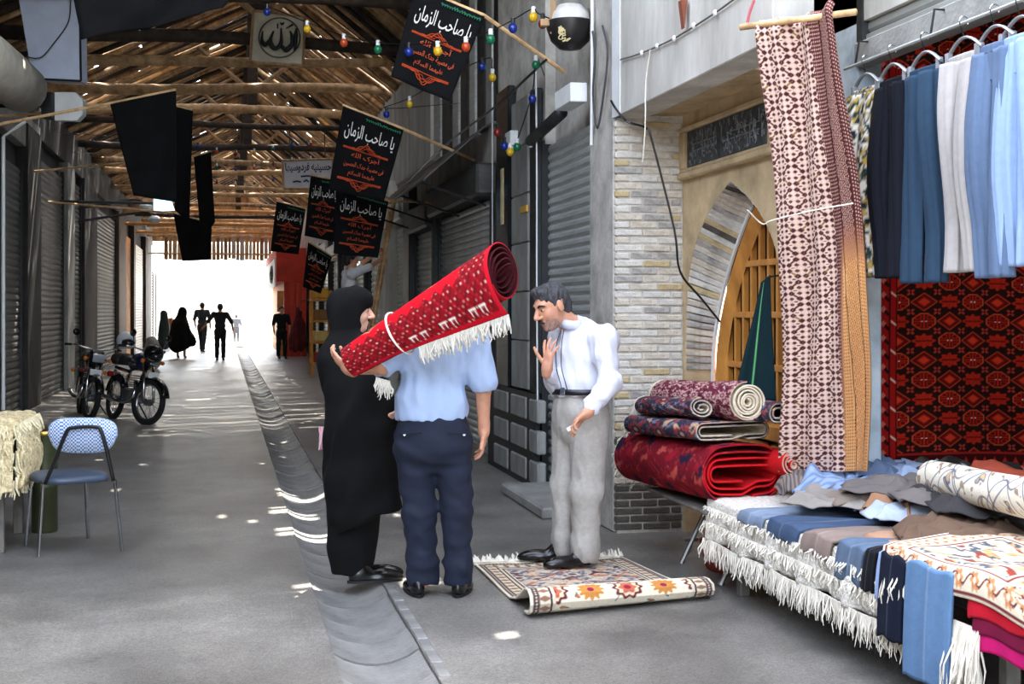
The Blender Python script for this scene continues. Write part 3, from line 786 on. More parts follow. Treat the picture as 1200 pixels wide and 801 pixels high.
def gul(a, b, kind, C, m0):
    r8 = np.maximum(np.maximum(np.abs(a),np.abs(b)), (np.abs(a)+np.abs(b))*.74); r4 = np.abs(a)+np.abs(b)
    red = (204,44,22); lt = (236,92,50); dk = (96,14,10)
    o = (kind == 0); d = (kind == 1); f_ = (kind == 2)
    C = mixc(C, m0*o*sm(r8-.40,.05), dk); C = mixc(C, m0*o*sm(np.abs(r8-.39)-.025,.03), lt)
    C = mixc(C, m0*o*sm(np.abs(np.maximum(np.abs(np.abs(a)-.2),np.abs(np.abs(b)-.2))-.09)-.02,.03), red)
    C = mixc(C, m0*o*sm(np.abs(np.minimum(np.abs(a),np.abs(b)))-.03,.03)*sm(r8-.34,.03), red)
    C = mixc(C, m0*o*sm(np.maximum(np.abs(np.abs(a)-.07),np.abs(b))-.03,.02), (246,222,214))
    C = mixc(C, m0*d*sm(r4-.46,.05), (140,22,14)); C = mixc(C, m0*d*sm(np.abs(r4-.46)-.02,.03), lt); C = mixc(C, m0*d*sm(np.abs(r4-.33)-.025,.03), (60,12,10)); C = mixc(C, m0*d*sm(r4-.21,.04), (230,60,30))
    fl = .36+.06*np.cos(8*np.arctan2(b,a)); rr_ = np.sqrt(a*a+b*b*1.25)
    C = mixc(C, m0*f_*sm(rr_-fl,.05), red); C = mixc(C, m0*f_*sm(np.abs(np.sin(8*np.arctan2(b,a)))*rr_-.04,.03)*sm(.1-rr_,.03)*sm(rr_-.34,.03), (120,18,12)); C = mixc(C, m0*f_*sm(np.abs(b)-.04,.03)*sm(np.abs(a)-.3,.03), (110,16,12))
    return C
def pat_red(U, V):
    C = base_of(U, (44,18,12))
    x0 = .115; f_ = (U > x0) & (V < .93); uu = (U-x0)/(1-x0)*8.4; vv = V*25
    a, ka = cell(uu+.5, 1); b, kb = cell(vv, 1); kind = (ka+2*kb) % 3
    C = gul(a*.92, b, kind, C, f_*1.0)
    a2, _ = cell(uu, 1); b2, _ = cell(vv+.5, 1)
    an = np.arctan2(b2, a2*1.1); r2 = np.sqrt(a2**2*1.2+b2**2)
    C = mixc(C, f_*sm(r2-.20*np.abs(np.sin(2*an)),.04)*sm(.05-r2,.02), (196,62,50))
    # border
    bo = (U <= x0)*1.0; C = mixc(C, bo, (176,24,20)); q = U/x0
    st = sm(np.abs(q-.02)-.02,.02)+sm(np.abs(q-.24)-.03,.02)+sm(np.abs(q-.72)-.03,.02)+sm(np.abs(q-.98)-.03,.02)
    C = mixc(C, bo*np.clip(st,0,1), (60,10,14))
    c1, k1 = cell(V, 34); dq = (q-.48)/.24
    C = mixc(C, bo*sm(np.abs(dq)-1,.1)*sm(np.abs(dq*.5-c1)-.16,.08), (40,14,16)); C = mixc(C, bo*sm(np.abs(dq)+np.abs(c1)*2-.5,.2), (222,120,100))
    C = mixc(C, bo*sm(np.abs(q-.86)-.1,.05)*sm(np.abs(c1-(q-.86)*1.6)-.08,.05)*((k1 % 2) == 0), (244,214,190)); C = mixc(C, bo*sm(np.abs(q-.12)-.09,.05)*sm(np.abs(c1+.2-(q-.12)*1.4)-.07,.05)*((k1 % 2) == 1), (236,180,170))
    bb = (V >= .93)*1.0*(U > x0); C = mixc(C, bb, (70,14,14)); c3, k3 = cell(U, 24); q3 = (V-.93)/.07
    C = mixc(C, bb*sm(np.abs(c3)+np.abs(q3-.4)*1.6-.42,.1), (210,50,34)); C = mixc(C, bb*sm(np.abs(c3)+np.abs(q3-.4)*3-.16,.1), (244,210,180)); C = mixc(C, bb*sm(np.abs(q3-.03)-.03,.04), (190,40,34))
    return C
def swirl(U, V, sx, sy, seed, n=4):
    r_ = np.random.default_rng(seed); a = U*sx; b = V*sy; p = r_.uniform(0,6.28,8)
    a2 = a+.35*np.sin(b*2.1+p[0])+.2*np.sin(b*4.3+a*1.7+p[1]); b2 = b+.35*np.sin(a*1.9+p[2])+.2*np.sin(a*4.1-b*1.3+p[3])
    return np.sin(a2*PI+p[4])*np.sin(b2*PI+p[5])+.45*np.sin(a2*2.7*PI+p[6])*np.sin(b2*2.9*PI+p[7])
def pat_floral(base, cols, border, sx=6, sy=9, seed=1, bw=.1, bcols=((60,50,60),(200,120,90))):
    "persian looking field of blossoms and tendrils with a framed border"
    def f(U, V):
        C = base_of(U, base)
        for i, c in enumerate(cols):
            s = swirl(U, V, sx*(1+.3*i), sy*(1+.3*i), seed+i*7); C = mixc(C, sm(.62-s,.16), c)
            C = mixc(C, sm(np.abs(s-.05)-.055,.05)*(.7 if i == 0 else .4), cols[(i+1) % len(cols)])
        a, ka = cell(U, sx*.5); b, kb = cell(V, sy*.5); r = np.sqrt(a*a+b*b); th = np.arctan2(b,a)
        C = mixc(C, sm(r-.24-.05*np.cos(8*th),.04), cols[-1]); C = mixc(C, sm(r-.16-.03*np.cos(8*th),.03), base); C = mixc(C, sm(r-.08,.03), cols[0])
        if border:
            m = np.minimum(np.minimum(U,1-U)*1.0, np.minimum(V,1-V)*border); bo = (m < bw)*1.0; C = mixc(C, bo, base)
            t = np.where(np.minimum(U,1-U) < np.minimum(V,1-V)*border, V*16, U*10); a, _ = cell(t, 1); q = m/bw-.5
            C = mixc(C, bo*sm(np.abs(np.abs(q)-.38)-.035,.03), bcols[0]); C = mixc(C, bo*sm(np.sqrt(a*a+q*q*.8)-.24-.05*np.cos(6*np.arctan2(q,a)),.06), bcols[1]); C = mixc(C, bo*sm(np.abs(q-.15*np.sin(t*6.28))-.035,.03), bcols[0]); C = mixc(C, bo*sm(np.sqrt(a*a+q*q)-.1,.05), base)
        return C
    return f
rugm = M('rug_pile', attr=True, rough=.95, var=.15, scale=60, bump=.35, bscale=220, spec=.15)
clothm = M('woven_cloth', attr=True, rough=.9, var=.10, scale=30, bump=.25, bscale=14, spec=.2)
fringem = M('fringe_wool', (232,226,212), rough=.9, var=.1, scale=20)
# ------------------------------------------------------------------ long cream rug hanging from a rod
rod = tag(MB().tube([W(868,32,6.25), W(1003,14,5.80)], .016, 8).build('bamboo_rod', wood_log, smooth=True), 'short bamboo rod fixed to the concrete fascia carrying the long cream rug', 'rod')
TL, TR, BL, BR = W(878,26,6.22), W(976,5,5.86), W(903,552,7.0), W(1016,552,6.42)
def f_hang(U, V):
    P = (TL[:,None,None]*(1-U)+TR[:,None,None]*U)*(1-V)+(BL[:,None,None]*(1-U)+BR[:,None,None]*U)*V
    n = np.array([-.8,-.6,0])[:,None,None]
    wv = .030*np.sin(U*9+V*2.0)*(1-.4*V)+.018*np.sin(U*21+V*5)+.012*np.sin(V*14+U*6)
    # side edges curl back
    wv = wv-.22*np.clip((.12-U)/.12,0,1)**1.6+.0*U
    bow = np.array([.04,-.03,0])[:,None,None]*np.sin(V*PI)
    # rolls over the rod at the top
    top = np.clip((.03-V)/.03,0,1); P = P+bow+n*wv; P = P-n*(top**2)*.05+np.array([0,0,1.0])[:,None,None]*(.02*(1-top)*0)
    s_ = np.clip((U-.80)/.2,0,1); P[2] = P[2]+.05*s_*(1-V)*np.sin(s_*3)
    return P[0], P[1], P[2]
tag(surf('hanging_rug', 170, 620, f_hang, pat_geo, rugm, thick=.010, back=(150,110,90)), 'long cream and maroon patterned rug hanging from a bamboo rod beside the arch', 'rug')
st = tag(MB().tube(bez([W(884,0,6.15), W(879,14,6.18), W(876,26,6.2)], 8), .008, 5).build('hanging_string', M('pink_cord', (206,110,120))), 'pink cord holding up the bamboo rod', 'cord')
tag(MB().tube(bez([W(876,246,6.25), W(893,262,6.3), W(905,258,6.2), W(950,247,6.0), W(1000,238,5.9)], 20), .0035, 5).build('tie_string', fringem), 'thin white string tied across the long cream rug', 'string')
# ------------------------------------------------------------------ red guls rug on the kiosk end wall
YRr = 6.56; xl, xr_ = onY(1018,400,YRr)[0], onY(1018,400,YRr)[0]+1.5
def f_red(U, V):
    x = xl+(xr_-xl)*U; z = 3.25+(.50-3.25)*V+.012*np.sin(U*5); return x, YRr-.02+.012*np.sin(U*16)+.006*np.sin(V*9+U*4), z
tag(surf('red_rug', 330, 560, f_red, pat_red, rugm, thick=.008, back=(120,40,30)), 'large red and black medallion rug hung behind the trousers', 'rug')
# ------------------------------------------------------------------ trousers on hangers along a rail
XT = 3.10; ZT = 2.72
rail = empty('clothes_rail', (XT,5.2,ZT), 'thin steel rail under the rolled shutter carrying hangers', 'rail')
MB().tube([(XT,6.02,ZT+.02),(XT,3.9,ZT+.02)], .008, 6).build('bar', shutter_grey, rail)
for y_ in (5.9,5.2,4.5): MB().tube([(XT,y_,ZT+.02),(XT+.02,y_,ZT+.14),(XT+.10,y_,ZT+.14)], .006, 5).build('bracket', darkmetal, rail)
def hanger(y_, lab, g='coat hangers on the steel rail'):
    h = empty('coat_hanger', (XT,y_,ZT-.16), lab, 'hanger', g)
    hk = [(XT+.022*math.cos(a), y_, ZT+.024+.022*math.sin(a)) for a in np.linspace(-.6,3.6,9)]
    MB().tube(hk+[(XT,y_,ZT-.05)], .0035, 5).build('hook', M('chrome', (200,202,204), rough=.15, metal=1), h)
    b_ = MB(); b_.tube(bez([(XT+.01,y_+.15,ZT-.11),(XT,y_+.06,ZT-.06),(XT,y_,ZT-.045),(XT,y_-.06,ZT-.06),(XT-.01,y_-.15,ZT-.11)], 16), .011, 6, flat=.6)
    for s_ in (-1,1): b_.box((XT-.014,y_+s_*.12-.012,ZT-.155), (XT+.014,y_+s_*.12+.012,ZT-.09), .003)
    b_.build('arm', M('clear_plastic', (150,152,158), rough=.2, var=.05), h); return h
def trouser_leg(y0, w, dy, x0, z0, z1, flare, ph):
    def f(U, V):
        a = U*2*PI; z = z0+(z1-z0)*V
        ww = w*(1+flare*V)*.5; cy = y0+dy*V
        fold = 1+.16*np.sin(a*3+ph+V*2)*(1-.4*V)+.09*np.sin(a*7+ph*2+V*3)+.05*np.sin(a*12+ph+V*9)
        return x0+(.040+.018*np.sin(PI*np.clip(V*1.3,0,1)))*np.cos(a)*fold+.012*np.sin(V*5+ph), cy-ww*np.sin(a)*fold, z+0*a
    return f
def trousers(y_, width, length, col, lab, pattern=None, zt=None, sep=.012):
    zt = ZT-.12 if zt is None else zt
    t_ = empty('trousers', (XT,y_,zt-length), lab, 'trousers', 'trousers hanging under the rolled shutter')
    c_ = (lambda U, V: pattern(U, V)) if pattern else (lambda U, V: fabric(U, V, col))
    zc_ = zt-.30
    surf('hip', 60, 26, lambda U, V: hipf(U, V*.5, y_, width*.9, zt, zc_), c_, clothm, t_, .004, col, flip=False)
    for s_ in (-1,1):
        surf('trouser_leg', 40, 60, trouser_leg(y_+s_*width*.25, width*.56, s_*sep, XT, zt-.025, zt-length, -.12, y_*7+s_), c_, clothm, t_, .004, col, flip=False)
    wb = surf('waistband', 60, 6, lambda U, V: hipf(U, V*.12, y_, width*1.03, zt+.003, zc_, gather=.7), c_, clothm, t_, .006, col, flip=False)
    return t_
def hipf(U, V, y_, w, zt, zc_, gather=1.0):
    a = U*2*PI; z = zt+(zc_-zt)*V; ww = w*.5*(.84+.16*np.clip(V*2.5,0,1)); g = gather*(1-.7*V)
    fold = 1+.07*g*np.sin(a*16)*np.exp(-V*3)+.06*np.sin(a*3+y_*9)
    return XT+(.022+.006*V)*np.cos(a)*fold, y_-ww*np.sin(a)*fold, z+0*a
def fabric(U, V, col, seed=3):
    s = 1+.025*np.sin(U*17+V*5)+.015*np.sin(V*7+U*3); return [np.clip(col[i]*s,0,255) for i in range(3)]
def camo(U, V):
    C = base_of(U, (232,228,216)); s1 = swirl(U, V, 7, 15, 3); s2 = swirl(U, V, 9, 18, 8); s3 = swirl(U, V, 8, 17, 14)
    C = mixc(C, sm(.25-s1,.1), (40,64,60)); C = mixc(C, sm(.35-s2,.1), (190,160,84)); C = mixc(C, sm(.6-s3,.1), (28,38,54)); return C
def ty(px): return YX(px, XT)
hang = [(1015,.26,.93,(0,0,0),'white, green and mustard floral print trousers, beside the cream rug',camo),
        (1046,.27,.94,(18,22,32),'black trousers between the floral pair and the dark teal pair',None),
        (1084,.30,.97,(44,66,88),'dark teal blue satin trousers on the rail',None),
        (1130,.27,.93,(172,168,166),'light grey trousers on the rail',None),
        (1166,.25,.96,(96,116,146),'slate blue trousers between the light grey and the pale blue pair',None),
        (1196,.24,.92,(148,174,212),'pale sky blue trousers next to the slate blue pair',None)]
for i, (px, w_, l_, c_, lab, pt_) in enumerate(hang):
    y_ = ty(px); hanger(y_, 'grey plastic coat hanger holding the '+['floral print','black','dark teal','light grey','slate blue','pale sky blue'][i]+' trousers')
    trousers(y_, w_, l_, c_, lab, pt_)
# ------------------------------------------------------------------ low table with fringed cloth
tb = empty('display_table', (2.9,5.4,0), 'low grey wooden table with fringed cover on the pavement', 'table')
tw = M('grey_timber', (110,106,100), rough=.8, var=.25, scale=9, bump=.3, bscale=40, streak=(1,1,.25))
MB().box((2.62,3.7,.42), (3.16,6.45,.48), .01).build('tabletop', tw, tb)
for (x_, y_) in [(2.68,3.98),(3.1,3.98),(2.68,6.33),(3.1,6.33)]: MB().box((x_-.028,y_-.028,0), (x_+.028,y_+.028,.42), .006).build('leg', tw, tb)
MB().tube([(2.68,3.98,.05),(3.1,3.98,.40)], .018, 6).build('brace', tw, tb); MB().tube([(2.68,6.33,.40),(3.1,6.33,.05)], .018, 6).build('brace', tw, tb)
tb2 = empty('back_table', (3.8,5.3,0), 'plain dark table inside the kiosk heaped with clothes', 'table')
MB().box((3.18,3.7,.46), (4.4,6.04,.52), .01).build('tabletop', tw, tb2)
for (x_, y_) in [(3.24,3.8),(4.3,3.8),(3.24,5.96),(4.3,5.96)]: MB().box((x_-.028,y_-.028,0), (x_+.028,y_+.028,.46), .006).build('leg', tw, tb2)
def drape(V, xs, xf, zt, zb, rad=.03):
    "path over the table edge: from x=xs at the back to the edge xf, then down to zb"
    Lf = (xs-xf); Lh = zt-zb; T = V*(Lf+Lh); over = np.clip(T-Lf,0,None)
    x = np.where(T < Lf, xs-T, xf-.012*np.sin(np.clip(over/max(Lh,1e-3),0,1)*2)); z = np.where(T < Lf, zt, zt-over)
    k = np.exp(-((T-Lf)/rad)**2); return x+.3*rad*k*0, z-.35*rad*k
def f_cover(U, V):
    y_ = 6.60-2.30*U; x, z = drape(V, 3.05, 2.585, .492, .26); x = x-.02*np.sin(U*38)*np.clip(V-.7,0,1)*3-.01*np.sin(U*90)*np.clip(V-.7,0,1)*3; z = z+.012*np.sin(U*23)*np.clip(V-.6,0,1)+.0*y_
    return x, y_+0*V, z
lacem = M('lace_white', (236,232,222), rough=.9, var=.14, scale=50, bump=.9, bscale=70)
cv = tag(surf('table_cover', 200, 60, f_cover, (238,234,224), lacem, thick=.008, back=(220,214,200)), 'white shaggy fringed rug draped over the front of the low table', 'table cover')
fringe('fringe', [(2.56,6.60-2.30*u,.265+.012*math.sin(u*23)*.4) for u in np.linspace(0,1,60)], .12, fringem, cv, n=460, r=.0030, seed=3)
fringe('fringe', [(2.565,6.60-2.30*u,.36) for u in np.linspace(0,1,60)], .06, fringem, cv, n=300, r=.0032, seed=4, dirv=(-.12,0,-1))
fringe('fringe', [(2.57,6.60-2.30*u,.44) for u in np.linspace(0,1,60)], .05, fringem, cv, n=300, r=.0032, seed=5, dirv=(-.16,0,-1))
# garments laid over the table and hanging over its edge
def garment(name, y0, y1, xs, zb, col, lab, cat, zt=.50, slant=0.0, xf=2.575, crease=True, stripe=None, grp='clothes spread on the low table', pat=None, nv=60):
    def f(U, V):
        y_ = y0+(y1-y0)*U+slant*(1-V); x, z = drape(V, xs, xf, zt, zb)
        z = z+.006*np.sin(U*9+V*7+y0*9)+.012*np.exp(-((U-.5)/.12)**2)*(V < .8)*0; x = x-.008*np.sin(U*7+y0*5)*np.clip(V-.4,0,1)
        z = np.where((V < .04) | (U < .03) | (U > .97), z-.006, z); return x, y_, z
    def c_(U, V):
        C = fabric(U, V, col) if pat is None else pat(U, V)
        if crease: C = mixc(C, sm(np.abs(U-.5)-.012,.01)*.35, (240,240,240) if stripe is None else stripe)
        return C
    return tag(surf(name, 40, nv, f, c_, clothm, thick=.014, back=tuple(int(v*.85) for v in col)), lab, cat, grp)
def yt(px): return YX(px, 2.59)
gar = [(868,897,3.12,.40,(122,138,160),'steel blue trousers at the far end of the low table',.24,.505),
       (903,937,3.10,.39,(66,84,112),'navy grey trousers with pale crease over the white cover',.22,.515),
       (944,977,3.12,.38,(140,124,116),'taupe brown trousers laid over the white cover',.20,.522),
       (984,1013,3.10,.335,(92,110,134),'slate blue trousers with white crease hanging off the table edge',.17,.532),
       (1018,1031,3.08,.335,(22,24,30),'black trousers draped next to the slate blue pair',.15,.545),
       (1034,1043,3.05,.325,(150,172,216),'lavender blue trousers, a narrow strip beside the navy pair',.12,.553),
       (1046,1074,3.05,.20,(20,28,46),'dark navy trousers hanging far down off the table',.10,.567),
       (1078,1132,2.95,.10,(98,132,172),'denim blue trousers hanging nearly to the ground',.04,.575)]
for (a, b, xs, zb, c_, lab, sl, zt) in gar:
    garment('folded_trousers', yt(a), yt(b), xs, zb+.03, c_, lab, 'trousers', zt=zt, slant=-sl*.6, xf=2.575-(.014 if zt > .54 else 0)-(.034 if zt > .56 else 0))
# crumpled shirts heaped behind
def heap(px, py, D, rx, ry, rz, col, lab, seed, pat=None, cat='shirt'):
    "a rumpled shirt: body and two sleeves as one crumpled sheet"
    c0 = W(px, py, D); c0[2] = .575 if c0[0] < 3.2 else .66; wf = wrinkles(seed+50, 1.0, 16); wf2 = wrinkles(seed+90, 1.0, 34); rot = seed*1.3; cr_, sr_ = math.cos(rot), math.sin(rot)
    def f(U, V):
        a = (U-.5)*2; b = (V-.5)*2
        lx = a*rx*1.15*(1+.12*np.sin(b*4+seed)); ly = b*ry*1.15*(1+.15*np.sin(a*5+seed))
        x = c0[0]+lx*cr_-ly*sr_; y = c0[1]+lx*sr_+ly*cr_
        ed = np.clip((1-np.maximum(np.abs(a),np.abs(b)))*3.2,0,1)
        h = .25+.5*ed+.22*np.abs(wf(x, y, 0*x))*ed+.10*wf2(x, y, 0*x)
        return x+.02*wf(y, x, 0*x), y+.02*wf2(x, y, 0*x), c0[2]-.03+rz*1.5*h
    return tag(surf('crumpled_shirt', 60, 60, f, pat or (lambda U, V: fabric(U, V, col)), clothm, thick=.006, back=col), lab, cat, 'shirts heaped at the back of the table')
def stripes(c1, c2, n):
    def f(U, V):
        C = fabric(U, V, c1); return mixc(C, sm(np.abs(((U*n) % 1)-.5)-.2,.1)*.9, c2)
    return f
for a in [(1005,566,6.55,.20,.26,.09,(134,158,192),'light blue crumpled shirt heaped in front of the red rug',1,stripes((150,170,204),(110,136,176),9)),
          (950,556,6.75,.13,.16,.07,(120,112,110),'grey brown striped shirt bunched up beside the red rolled rug',2,stripes((138,122,110),(70,74,86),12)),
          (985,580,6.3,.18,.20,.05,(150,144,138),'warm grey shirt lying flat among the trousers',3,None),
          (1040,572,6.25,.17,.24,.07,(132,120,110),'brownish grey shirt with rumpled collar in the heap',4,None),
          (1062,585,6.0,.14,.16,.06,(166,126,98),'tan shirt crumpled beside the vine patterned roll',5,None),
          (1080,545,6.6,.20,.22,.06,(158,176,206),'powder blue shirt at the foot of the red rug',6,None),
          (1135,540,6.5,.26,.22,.07,(44,40,40),'charcoal camouflage shirt at the foot of the red rug',7,stripes((46,42,40),(92,84,74),5)),
          (1185,543,6.3,.18,.2,.07,(196,92,70),'rust orange cloth folded at the foot of the red rug',8,None),
          (1030,548,6.7,.16,.2,.07,(112,130,160),'dusty blue shirt under the powder blue one',9,None)]:
    heap(*a)
for a in [(1100,548,6.1,.26,.30,.05,(112,106,104),'stone grey shirt spread in the heap behind the vine roll',11,None),
          (1150,560,5.7,.24,.26,.05,(60,58,60),'dark charcoal trousers bundled behind the vine roll',12,None),
          (1075,565,5.9,.16,.2,.05,(176,188,206),'pale silver blue shirt near the tan one',13,None),
          (1130,575,5.35,.22,.26,.06,(104,84,70),'chestnut brown shirt under the vine patterned roll',14,None)]: heap(*a)
# brown shirt flat with pocket lines
garment('folded_shirt', yt(975), yt(1030), 3.14, .50, (176,138,112), 'tan brown shirt spread flat between the grey and slate trousers', 'shirt', zt=.545, slant=-.25, xf=2.74, crease=True)
# ------------------------------------------------------------------ rolled and folded rugs
def rolled(name, p0, p1, section, pat, lab, nu=220, nv=120, thick=.010, back=(226,214,190), fr=True, fl=.10, grp=None, matl=None):
    p0 = np.array(p0, float); p1 = np.array(p1, float); d = p1-p0; d /= np.linalg.norm(d); up = np.array([0,0,1.0]); sd = np.cross(d, up); sd /= np.linalg.norm(sd); u2 = np.cross(sd, d)
    S = np.array(section, float); seg = np.concatenate([[0], np.cumsum(np.linalg.norm(np.diff(S, axis=0), axis=1))]); seg /= seg[-1]
    def f(U, V):
        a = np.interp(U, seg, S[:,0]); b = np.interp(U, seg, S[:,1]); wob = .006*np.sin(V*9+U*12)
        P = [p0[i]+(p1[i]-p0[i])*V+sd[i]*(a+wob)+u2[i]*(b+wob*.5) for i in range(3)]
        return P[0], P[1], P[2]
    o = tag(surf(name, nu, nv, f, pat, matl or rugm, thick=thick, back=back, flip=True), lab, 'rug', grp)
    if fr:
        pts_ = [p0+sd*a+u2*b for a, b in S[int(len(S)*.55):]]
        fringe('fringe', pts_, fl, fringem, o, n=90, r=.0035, dirv=-d*.7+np.array([0,0,-.8]), seed=int(abs(p0[0])*100))
    return o
def spiral(r0, r1, turns, sx=1.0, sy=1.0, end=PI*.5, n=200, side=1):
    th = np.linspace(0, turns*2*PI, n); r = r0+(r1-r0)*th/th[-1]; return [(side*sx*r_*math.cos(t_-th[-1]+end), sy*r_*math.sin(t_-th[-1]+end)) for r_, t_ in zip(r, th)]
bench = empty('rug_stand', (2.72,7.1,0), 'folding metal stand holding the pile of rolled rugs', 'stand')
sil = M('silver_tube', (170,172,172), rough=.3, metal=.8)
for y_ in (6.6,7.22):
    for (xa, xb) in [(2.66,2.86),(2.96,2.8)]: MB().tube([(xa,y_,0),(xb,y_,.40)], .014, 7).build('leg', sil, bench)
    MB().tube([(2.68,y_,.14),(2.94,y_,.14)], .011, 6).build('cross_bar', sil, bench)
MB().box((2.54,6.52,.40), (2.92,7.5,.42), .006).build('board', tw, bench)
pat_dkred = pat_floral((122,18,34), [(36,26,52),(196,86,74),(150,24,40)], 0, 5, 5, 3)
pat_navy = pat_floral((44,46,66), [(190,160,130),(110,120,150),(150,60,60)], 0, 7, 6, 12)
pat_maroon_b = pat_floral((110,34,56), [(190,140,140),(60,24,44),(214,180,170)], 0, 9, 12, 21)
def foldsec(w, h, n=4, lay=.03):
    "flattened roll: a stadium spiral"
    out = []; 
    for k in range(n, 0, -1):
        hw = w*.5-(k-1)*lay*.55; hh = h*.5*(n-k+1)/n if k > 1 else h*.5
        hh = h*.5-(k-1)*(h*.5-.012)/n
        for a in np.linspace(-PI/2, PI*1.5, 40, endpoint=False):
            c_, s_ = math.cos(a), math.sin(a); out.append(((hw-hh)*np.sign(c_)*min(1,abs(c_)*3)+hh*c_, hh*s_))
    return out
inner_red = lambda base: (lambda U, V: [np.where(U < .52, np.array((206,24,34))[i], base(U, V)[i]) for i in range(3)])
pD0, pD1 = (2.66,7.78,.585), (2.76,6.52,.62)
rolled('folded_rug', pD0, pD1, foldsec(.50,.32,4), inner_red(lambda U, V: pat_dkred(U*5, V)), 'dark red folded rug with bright red inside at the bottom of the rug pile', nu=420, nv=120, back=(206,26,34), fl=.06, grp='rugs piled on the metal stand')
rolled('folded_rug', (2.66,7.62,.80), (2.74,6.62,.845), foldsec(.46,.11,2), lambda U, V: pat_navy(U*3, V), 'navy and beige floral folded rug between the red rug and the rolls', nu=300, nv=110, fl=.06, grp='rugs piled on the metal stand')
rolled('rolled_rug', (2.56,7.60,.915), (2.60,6.72,.965), spiral(.02,.066,2.6,1.15,.9), lambda U, V: pat_navy(U*2, V), 'small navy floral rolled rug with pale edge in front of the spiral roll', nu=260, nv=90, fl=.09, grp='rugs piled on the metal stand')
rolled('rolled_rug', (2.72,7.72,.955), (2.78,6.50,1.01), spiral(.02,.112,6), lambda U, V: [np.where((U > .80) & (V > .03), pat_maroon_b(U*6, V)[i], np.array((236,222,198))[i]) for i in range(3)], 'maroon bordered rolled rug showing its cream spiral end on top of the pile', nu=560, nv=110, back=(230,214,186), fl=.12, grp='rugs piled on the metal stand')
rolled('folded_rug', (2.92,7.3,.92), (2.96,6.42,.955), foldsec(.20,.12,2), pat_navy, 'cream backed rug with blue pattern folded in loops behind the spiral roll', nu=260, nv=60, fr=False, grp='rugs piled on the metal stand')
rolled('rolled_rug', (2.96,7.1,.66), (2.98,6.35,.68), spiral(.015,.075,3), lambda U, V: fabric(U, V, (206,28,34)), 'bright scarlet rolled rug sticking out behind the rug pile', nu=220, nv=60, fr=False, grp='rugs piled on the metal stand')
# cream rug and vine patterned roll on the near end of the table
def pat_vine(U, V):
    C = base_of(U, (236,230,212)); a = U*9; b = V*9
    for k, (c_, w_) in enumerate([((96,104,128),.05),((120,112,120),.04)]):
        ph = k*1.9; d = np.abs(((b+1.1*np.sin(a*1.2+ph)+k*1.3) % 2.6)-1.3); C = mixc(C, sm(d-w_,.05), c_)
        d2 = np.abs(((a+.9*np.sin(b*1.6+ph)+k*.7) % 2.2)-1.1); C = mixc(C, sm(d2-w_*.8,.05), c_)
    s = swirl(U, V, 9, 9, 31); C = mixc(C, sm(.78-s,.14), (96,106,134)); C = mixc(C, sm(1.0-s,.14), (206,176,130)); s = swirl(U, V, 12, 11, 44); C = mixc(C, sm(.86-s,.12), (160,140,120)); return C
creamp = pat_floral((236,226,204), [(150,66,54),(206,170,120),(90,96,110)], 1.0, 5, 6, 41, .2, ((110,30,34),(214,150,100)))
rolled('rolled_rug', W(1092,560,5.95)+np.array([0,0,-.0]), W(1230,590,4.85), spiral(.02,.085,3.5), pat_vine, 'cream rolled rug with grey blue vines lying across the near end of the table', nu=300, nv=220, fr=False)
def f_cream(U, V):
    y_ = yt(1050)+(3.62-yt(1050))*U+.10*(1-V); x, z = drape(V, 3.12, 2.545, .60, .49); z = z+.014*np.sin(U*11)*np.clip(V-.2,0,1)+.01*np.sin(U*5+V*6); return x, y_, z
cr = tag(surf('cream_rug', 160, 110, f_cream, creamp, rugm, thick=.012, back=(226,216,196)), 'cream rug with dark red framed border folded over the near table corner', 'rug')
fringe('fringe', [(2.535,yt(1054)+(yt(1076)-yt(1054))*u,.50) for u in np.linspace(0,1,10)], .12, fringem, cr, n=60, r=.0035, seed=9)
fringe('fringe', [(2.55,yt(1128)+(yt(1160)-yt(1128))*u,.40) for u in np.linspace(0,1,30)], .24, fringem, cr, n=150, r=.0038, seed=10, dirv=(-.06,0,-1))
for k, (c_, nm) in enumerate([((196,26,48),'crimson'),((120,20,60),'maroon'),((200,24,110),'magenta')]):
    garment('folded_blanket', 4.02-.02*k, 3.62, 2.98, .44-.055*k, c_, nm+' folded blanket in the stack under the cream rug', 'blanket', zt=.545-.02*k, xf=2.555+.006*k, crease=False, grp='folded blankets under the cream rug')
# things under the tables
def jar(px, py, h, r, col, lab, capc=(230,226,210)):
    g = onG(px, py); o = empty('plastic_jar', g, lab, 'jar'); 
    MB().lathe([(r*.9,0),(r,.01),(r*1.02,h*.5),(r,h*.75),(r*.6,h*.88),(r*.5,h*.9)], g, 18).build('body', M('jar_'+str(col[0])+str(col[1]), col, rough=.25, var=.06), o, True)
    MB().lathe([(r*.55,h*.9),(r*.55,h),(r*.5,h*1.02)], g, 14).build('cap', M('cap_'+str(capc[0]), capc, rough=.4), o, True)
jar(910,690,.26,.075,(170,150,60),'yellowish plastic jar standing under the low table'); jar(934,698,.24,.085,(176,176,150),'milky white plastic jug under the low table'); jar(975,705,.24,.10,(34,66,44),'dark green round bottle under the low table',(40,60,44))
bk = empty('red_basin', onG(835,668), 'terracotta red plastic basin under the rug stand', 'basin'); g = onG(835,668)+np.array([.1,.0,0])
MB().lathe([(.11,.0),(.13,.01),(.17,.16),(.18,.17),(.165,.165),(.12,.015)], g+np.array([0,0,.0]), 24, caps=False).build('bowl', M('terracotta', (186,74,52), rough=.5), bk, True)

